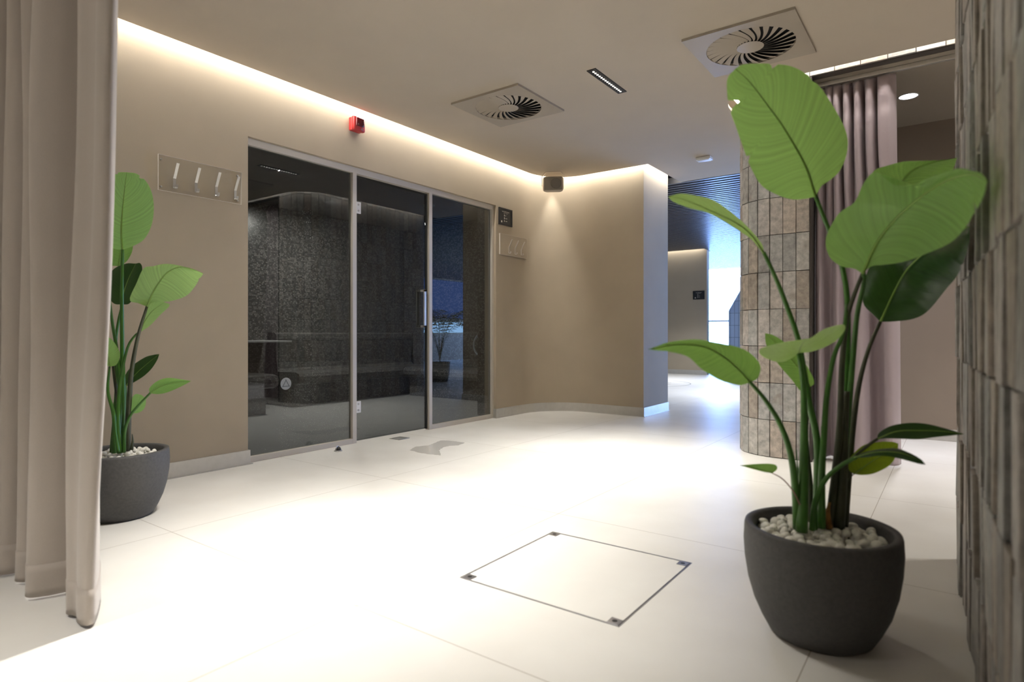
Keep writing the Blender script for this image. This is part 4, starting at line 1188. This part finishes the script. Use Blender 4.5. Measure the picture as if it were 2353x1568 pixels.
S([(1876, 1216, 1.90), (1878, 1110, 1.89), (1877, 1010, 1.88), (1860, 930, 1.87), (1848, 859, 1.86), (1834, 780, 1.84), (1812, 715, 1.83), (1785, 645, 1.82), (1755, 580, 1.80)], .013, .0055)
S([(1842, 1222, 1.84), (1846, 1100, 1.84), (1848, 980, 1.83), (1845, 880, 1.82), (1835, 812, 1.80)], .018, .0055)
S([(1832, 1215, 1.86), (1828, 1130, 1.84), (1818, 1050, 1.82), (1795, 980, 1.79), (1760, 922, 1.75), (1722, 877, 1.72)], .013, .005)
S([(1888, 1214, 1.86), (1888, 1100, 1.86), (1893, 1010, 1.86), (1900, 910, 1.86), (1916, 820, 1.84), (1938, 765, 1.82), (1946, 700, 1.83)], .012, .005)
S([(1866, 1218, 1.86), (1872, 1160, 1.85), (1895, 1105, 1.84), (1930, 1072, 1.83), (1968, 1050, 1.80)], .010, .0055)
S([(1945, 1066, 1.83), (1975, 1040, 1.84), (2000, 1020, 1.84), (2016, 1009, 1.84)], .0045, .004, M['stem_dark'], n=12)
S([(1866, 1200, 1.93), (1860, 1100, 1.92), (1852, 1000, 1.93), (1858, 940, 1.94), (1862, 890, 1.94)], .011, .004, M['stem_dark'])
S([(1845, 1200, 1.88), (1840, 1140, 1.86), (1834, 1090, 1.85), (1830, 1035, 1.84)], .008, .001)
S([(1838, 1160, 1.83), (1823, 1130, 1.82), (1798, 1101, 1.81), (1773, 1087, 1.80)], .002, .0014, mat('stem_pink', (0.35, 0.2, 0.17), 0.5), n=14)
S([(1938, 1125, 1.92), (1950, 1102, 1.91), (1963, 1089, 1.90)], .002, .0015, M['stem_dark'], n=10)
S([(1925, 1214, 1.90), (1934, 1110, 1.90), (1940, 1000, 1.91), (1946, 900, 1.91)], .020, .008, M['stem_dark'], name='trunk')
S([(1903, 1214, 1.87), (1902, 1190, 1.87), (1903, 1170, 1.87), (1907, 1155, 1.87)], .013, .003, M['sheath'], n=12, name='dry_sheath')
S([(1880, 1205, 1.93), (1884, 1100, 1.94), (1888, 1030, 1.94), (1888, 980, 1.94)], .011, .002)

# --- left plant
LPX, LPD = -2.0, 3.11
lx_, ly_ = LPX * CT - LPD * ST, LPX * ST + LPD * CT
lp = thing('potted_plant', 'broad leaved plant in a round charcoal pot behind the taupe curtain', 'potted plant', (0, 0, 0))
obj('pot', pot_mesh(), M['pot'], lp, sm=True, uv=False, loc=(lx_, ly_, 0))
obj('soil', lathe([(0, 0.2835), (0.19, 0.2835), (0.19, 0.281)], 40), M['soil'], lp, loc=(lx_, ly_, 0))
pebbles(lx_, ly_, 120, 'white pebble in the charcoal pot of the plant behind the taupe curtain', 'white pebbles in the left pot', 22)
leaf(lp, [(281.7, 574, 3.14), (279, 534, 3.13), (281, 493, 3.12), (286, 438, 3.12), (291, 396, 3.12)],
     [(262, 572, 3.15), (235, 560, 3.16), (216, 525, 3.17), (211, 480, 3.17), (220, 440, 3.16), (243, 408, 3.14), (270, 397, 3.13)],
     [(305, 566, 3.12), (330, 551, 3.10), (346, 524, 3.09), (353, 490, 3.08), (351, 452, 3.08), (338, 420, 3.09), (315, 400, 3.11)],
     M['leaf'], cup=-0.05, n=60, tears=((1, 0.84, 0.02, 0.2), (-1, 0.9, 0.02, 0.2)), rib=0.006)
leaf(lp, [(272, 612, 3.25), (280, 560, 3.27), (290, 500, 3.28)],
     [(250, 608, 3.26), (236, 585, 3.27), (240, 540, 3.28)], [(290, 602, 3.25), (303, 580, 3.25), (305, 560, 3.26), (300, 530, 3.27)], M['leaf_mid'], cup=0.08, rib=0.003, n=30)
leaf(lp, [(281, 700, 3.20), (284, 675, 3.20), (296, 640, 3.20), (312, 606, 3.2)],
     [(262, 698, 3.21), (250, 680, 3.21), (250, 640, 3.22), (262, 618, 3.22), (290, 606, 3.21)],
     [(297, 698, 3.19), (308, 680, 3.19), (320, 645, 3.18), (327, 618, 3.18), (322, 605, 3.19)], M['leaf_dark'], cup=0.08, rib=0.004, n=34)
leaf(lp, [(338, 705, 3.02), (350, 675, 3.0), (365, 650, 2.98), (385, 626, 2.95), (412, 614, 2.92), (440, 618, 2.89), (467, 629, 2.87)],
     [(318, 697, 3.04), (298, 689, 3.06), (314, 650, 3.05), (330, 617, 3.03), (352, 612, 3.0), (374, 607, 2.97), (400, 608, 2.94), (430, 616, 2.91), (452, 622, 2.88)],
     [(352, 695, 3.01), (375, 694, 2.99), (398, 691, 2.97), (428, 680, 2.94), (447, 660, 2.91), (458, 642, 2.89), (464, 634, 2.88)],
     M['leaf_pale'], cup=-0.05, n=50, rib=0.005, tears=((1, .9, .02, .1),))
leaf(lp, [(322, 764, 3.08), (332, 740, 3.07), (350, 715, 3.05), (378, 695, 3.03)],
     [(328, 745, 3.09), (336, 714, 3.08), (350, 690, 3.06)], [(345, 748, 3.06), (368, 724, 3.04), (390, 702, 3.03)], M['leaf_pale'], rib=0.003, n=28)
leaf(lp, [(253, 843, 3.05), (248, 815, 3.03), (238, 775, 3.0)],
     [(236, 835, 3.04), (225, 810, 3.02), (226, 785, 3.0)], [(268, 838, 3.04), (276, 815, 3.02), (266, 792, 3.0), (252, 777, 3.0)], M['leaf'], rib=0.003, n=28)
leaf(lp, [(289, 888, 3.22), (312, 860, 3.2), (340, 835, 3.17), (366, 814, 3.15)],
     [(287, 865, 3.23), (303, 842, 3.22), (332, 822, 3.19), (352, 816, 3.16)], [(306, 880, 3.2), (330, 865, 3.18), (348, 848, 3.16), (361, 828, 3.15)], M['leaf_dark'], cup=0.05, rib=0.003, n=30)
leaf(lp, [(345, 904, 3.02), (372, 887, 3.0), (405, 880, 2.97), (439, 876, 2.94)],
     [(343, 893, 3.03), (360, 877, 3.02), (383, 869, 3.0), (410, 871, 2.97)], [(360, 906, 3.01), (378, 904, 2.99), (400, 896, 2.97), (425, 884, 2.95)], M['leaf_mid'], cup=0.06, rib=0.0025, n=34)
leaf(lp, [(302, 950, 3.10), (315, 930, 3.09), (325, 908, 3.08)],
     [(300, 935, 3.10), (304, 915, 3.10), (312, 906, 3.09)], [(318, 949, 3.08), (332, 938, 3.07), (335, 918, 3.07)], M['leaf'], rib=0.002, n=26)
def S2(pts, r0, r1, m=None, **k): return petiole(lp, pts, r0, r1, m, **k)
S2([(277, 1040, 3.13), (283, 940, 3.13), (281, 800, 3.13), (280, 680, 3.13), (281.7, 574, 3.14)], .014, .007)
S2([(292, 1036, 3.12), (296, 940, 3.10), (303, 850, 3.08), (318, 770, 3.05), (338, 704, 3.02)], .016, .006, M['stem_dark'])
S2([(266, 1040, 3.10), (276, 930, 3.12), (270, 820, 3.12), (258, 740, 3.13), (252, 690, 3.15)], .014, .006)
S2([(258, 1040, 3.15), (268, 900, 3.18), (265, 800, 3.18), (272, 740, 3.2), (281, 700, 3.2)], .013, .006)
S2([(275, 1042, 3.05), (271, 960, 3.05), (276, 880, 3.06), (293, 800, 3.07), (312, 770, 3.08), (322, 762, 3.08)], .012, .005)
S2([(285, 1040, 3.06), (287, 990, 3.05), (300, 955, 3.04), (322, 928, 3.03), (346, 903, 3.02)], .009, .005)
S2([(262, 1042, 3.02), (262, 960, 3.02), (248, 900, 3.03), (252, 843, 3.05)], .012, .005)
S2([(262, 1040, 3.1), (272, 950, 3.15), (262, 860, 3.16), (256, 800, 3.16)], .010, .006, M['stem_dark'])
S2([(286, 1040, 3.2), (290, 960, 3.22), (289, 888, 3.22)], .010, .005)
S2([(272, 1040, 3.0), (264, 980, 3.0), (260, 925, 3.0)], .008, .001)
S2([(302, 1034, 3.05), (305, 1015, 3.05), (304, 998, 3.04)], .009, .002, M['stem_dark'], n=10)
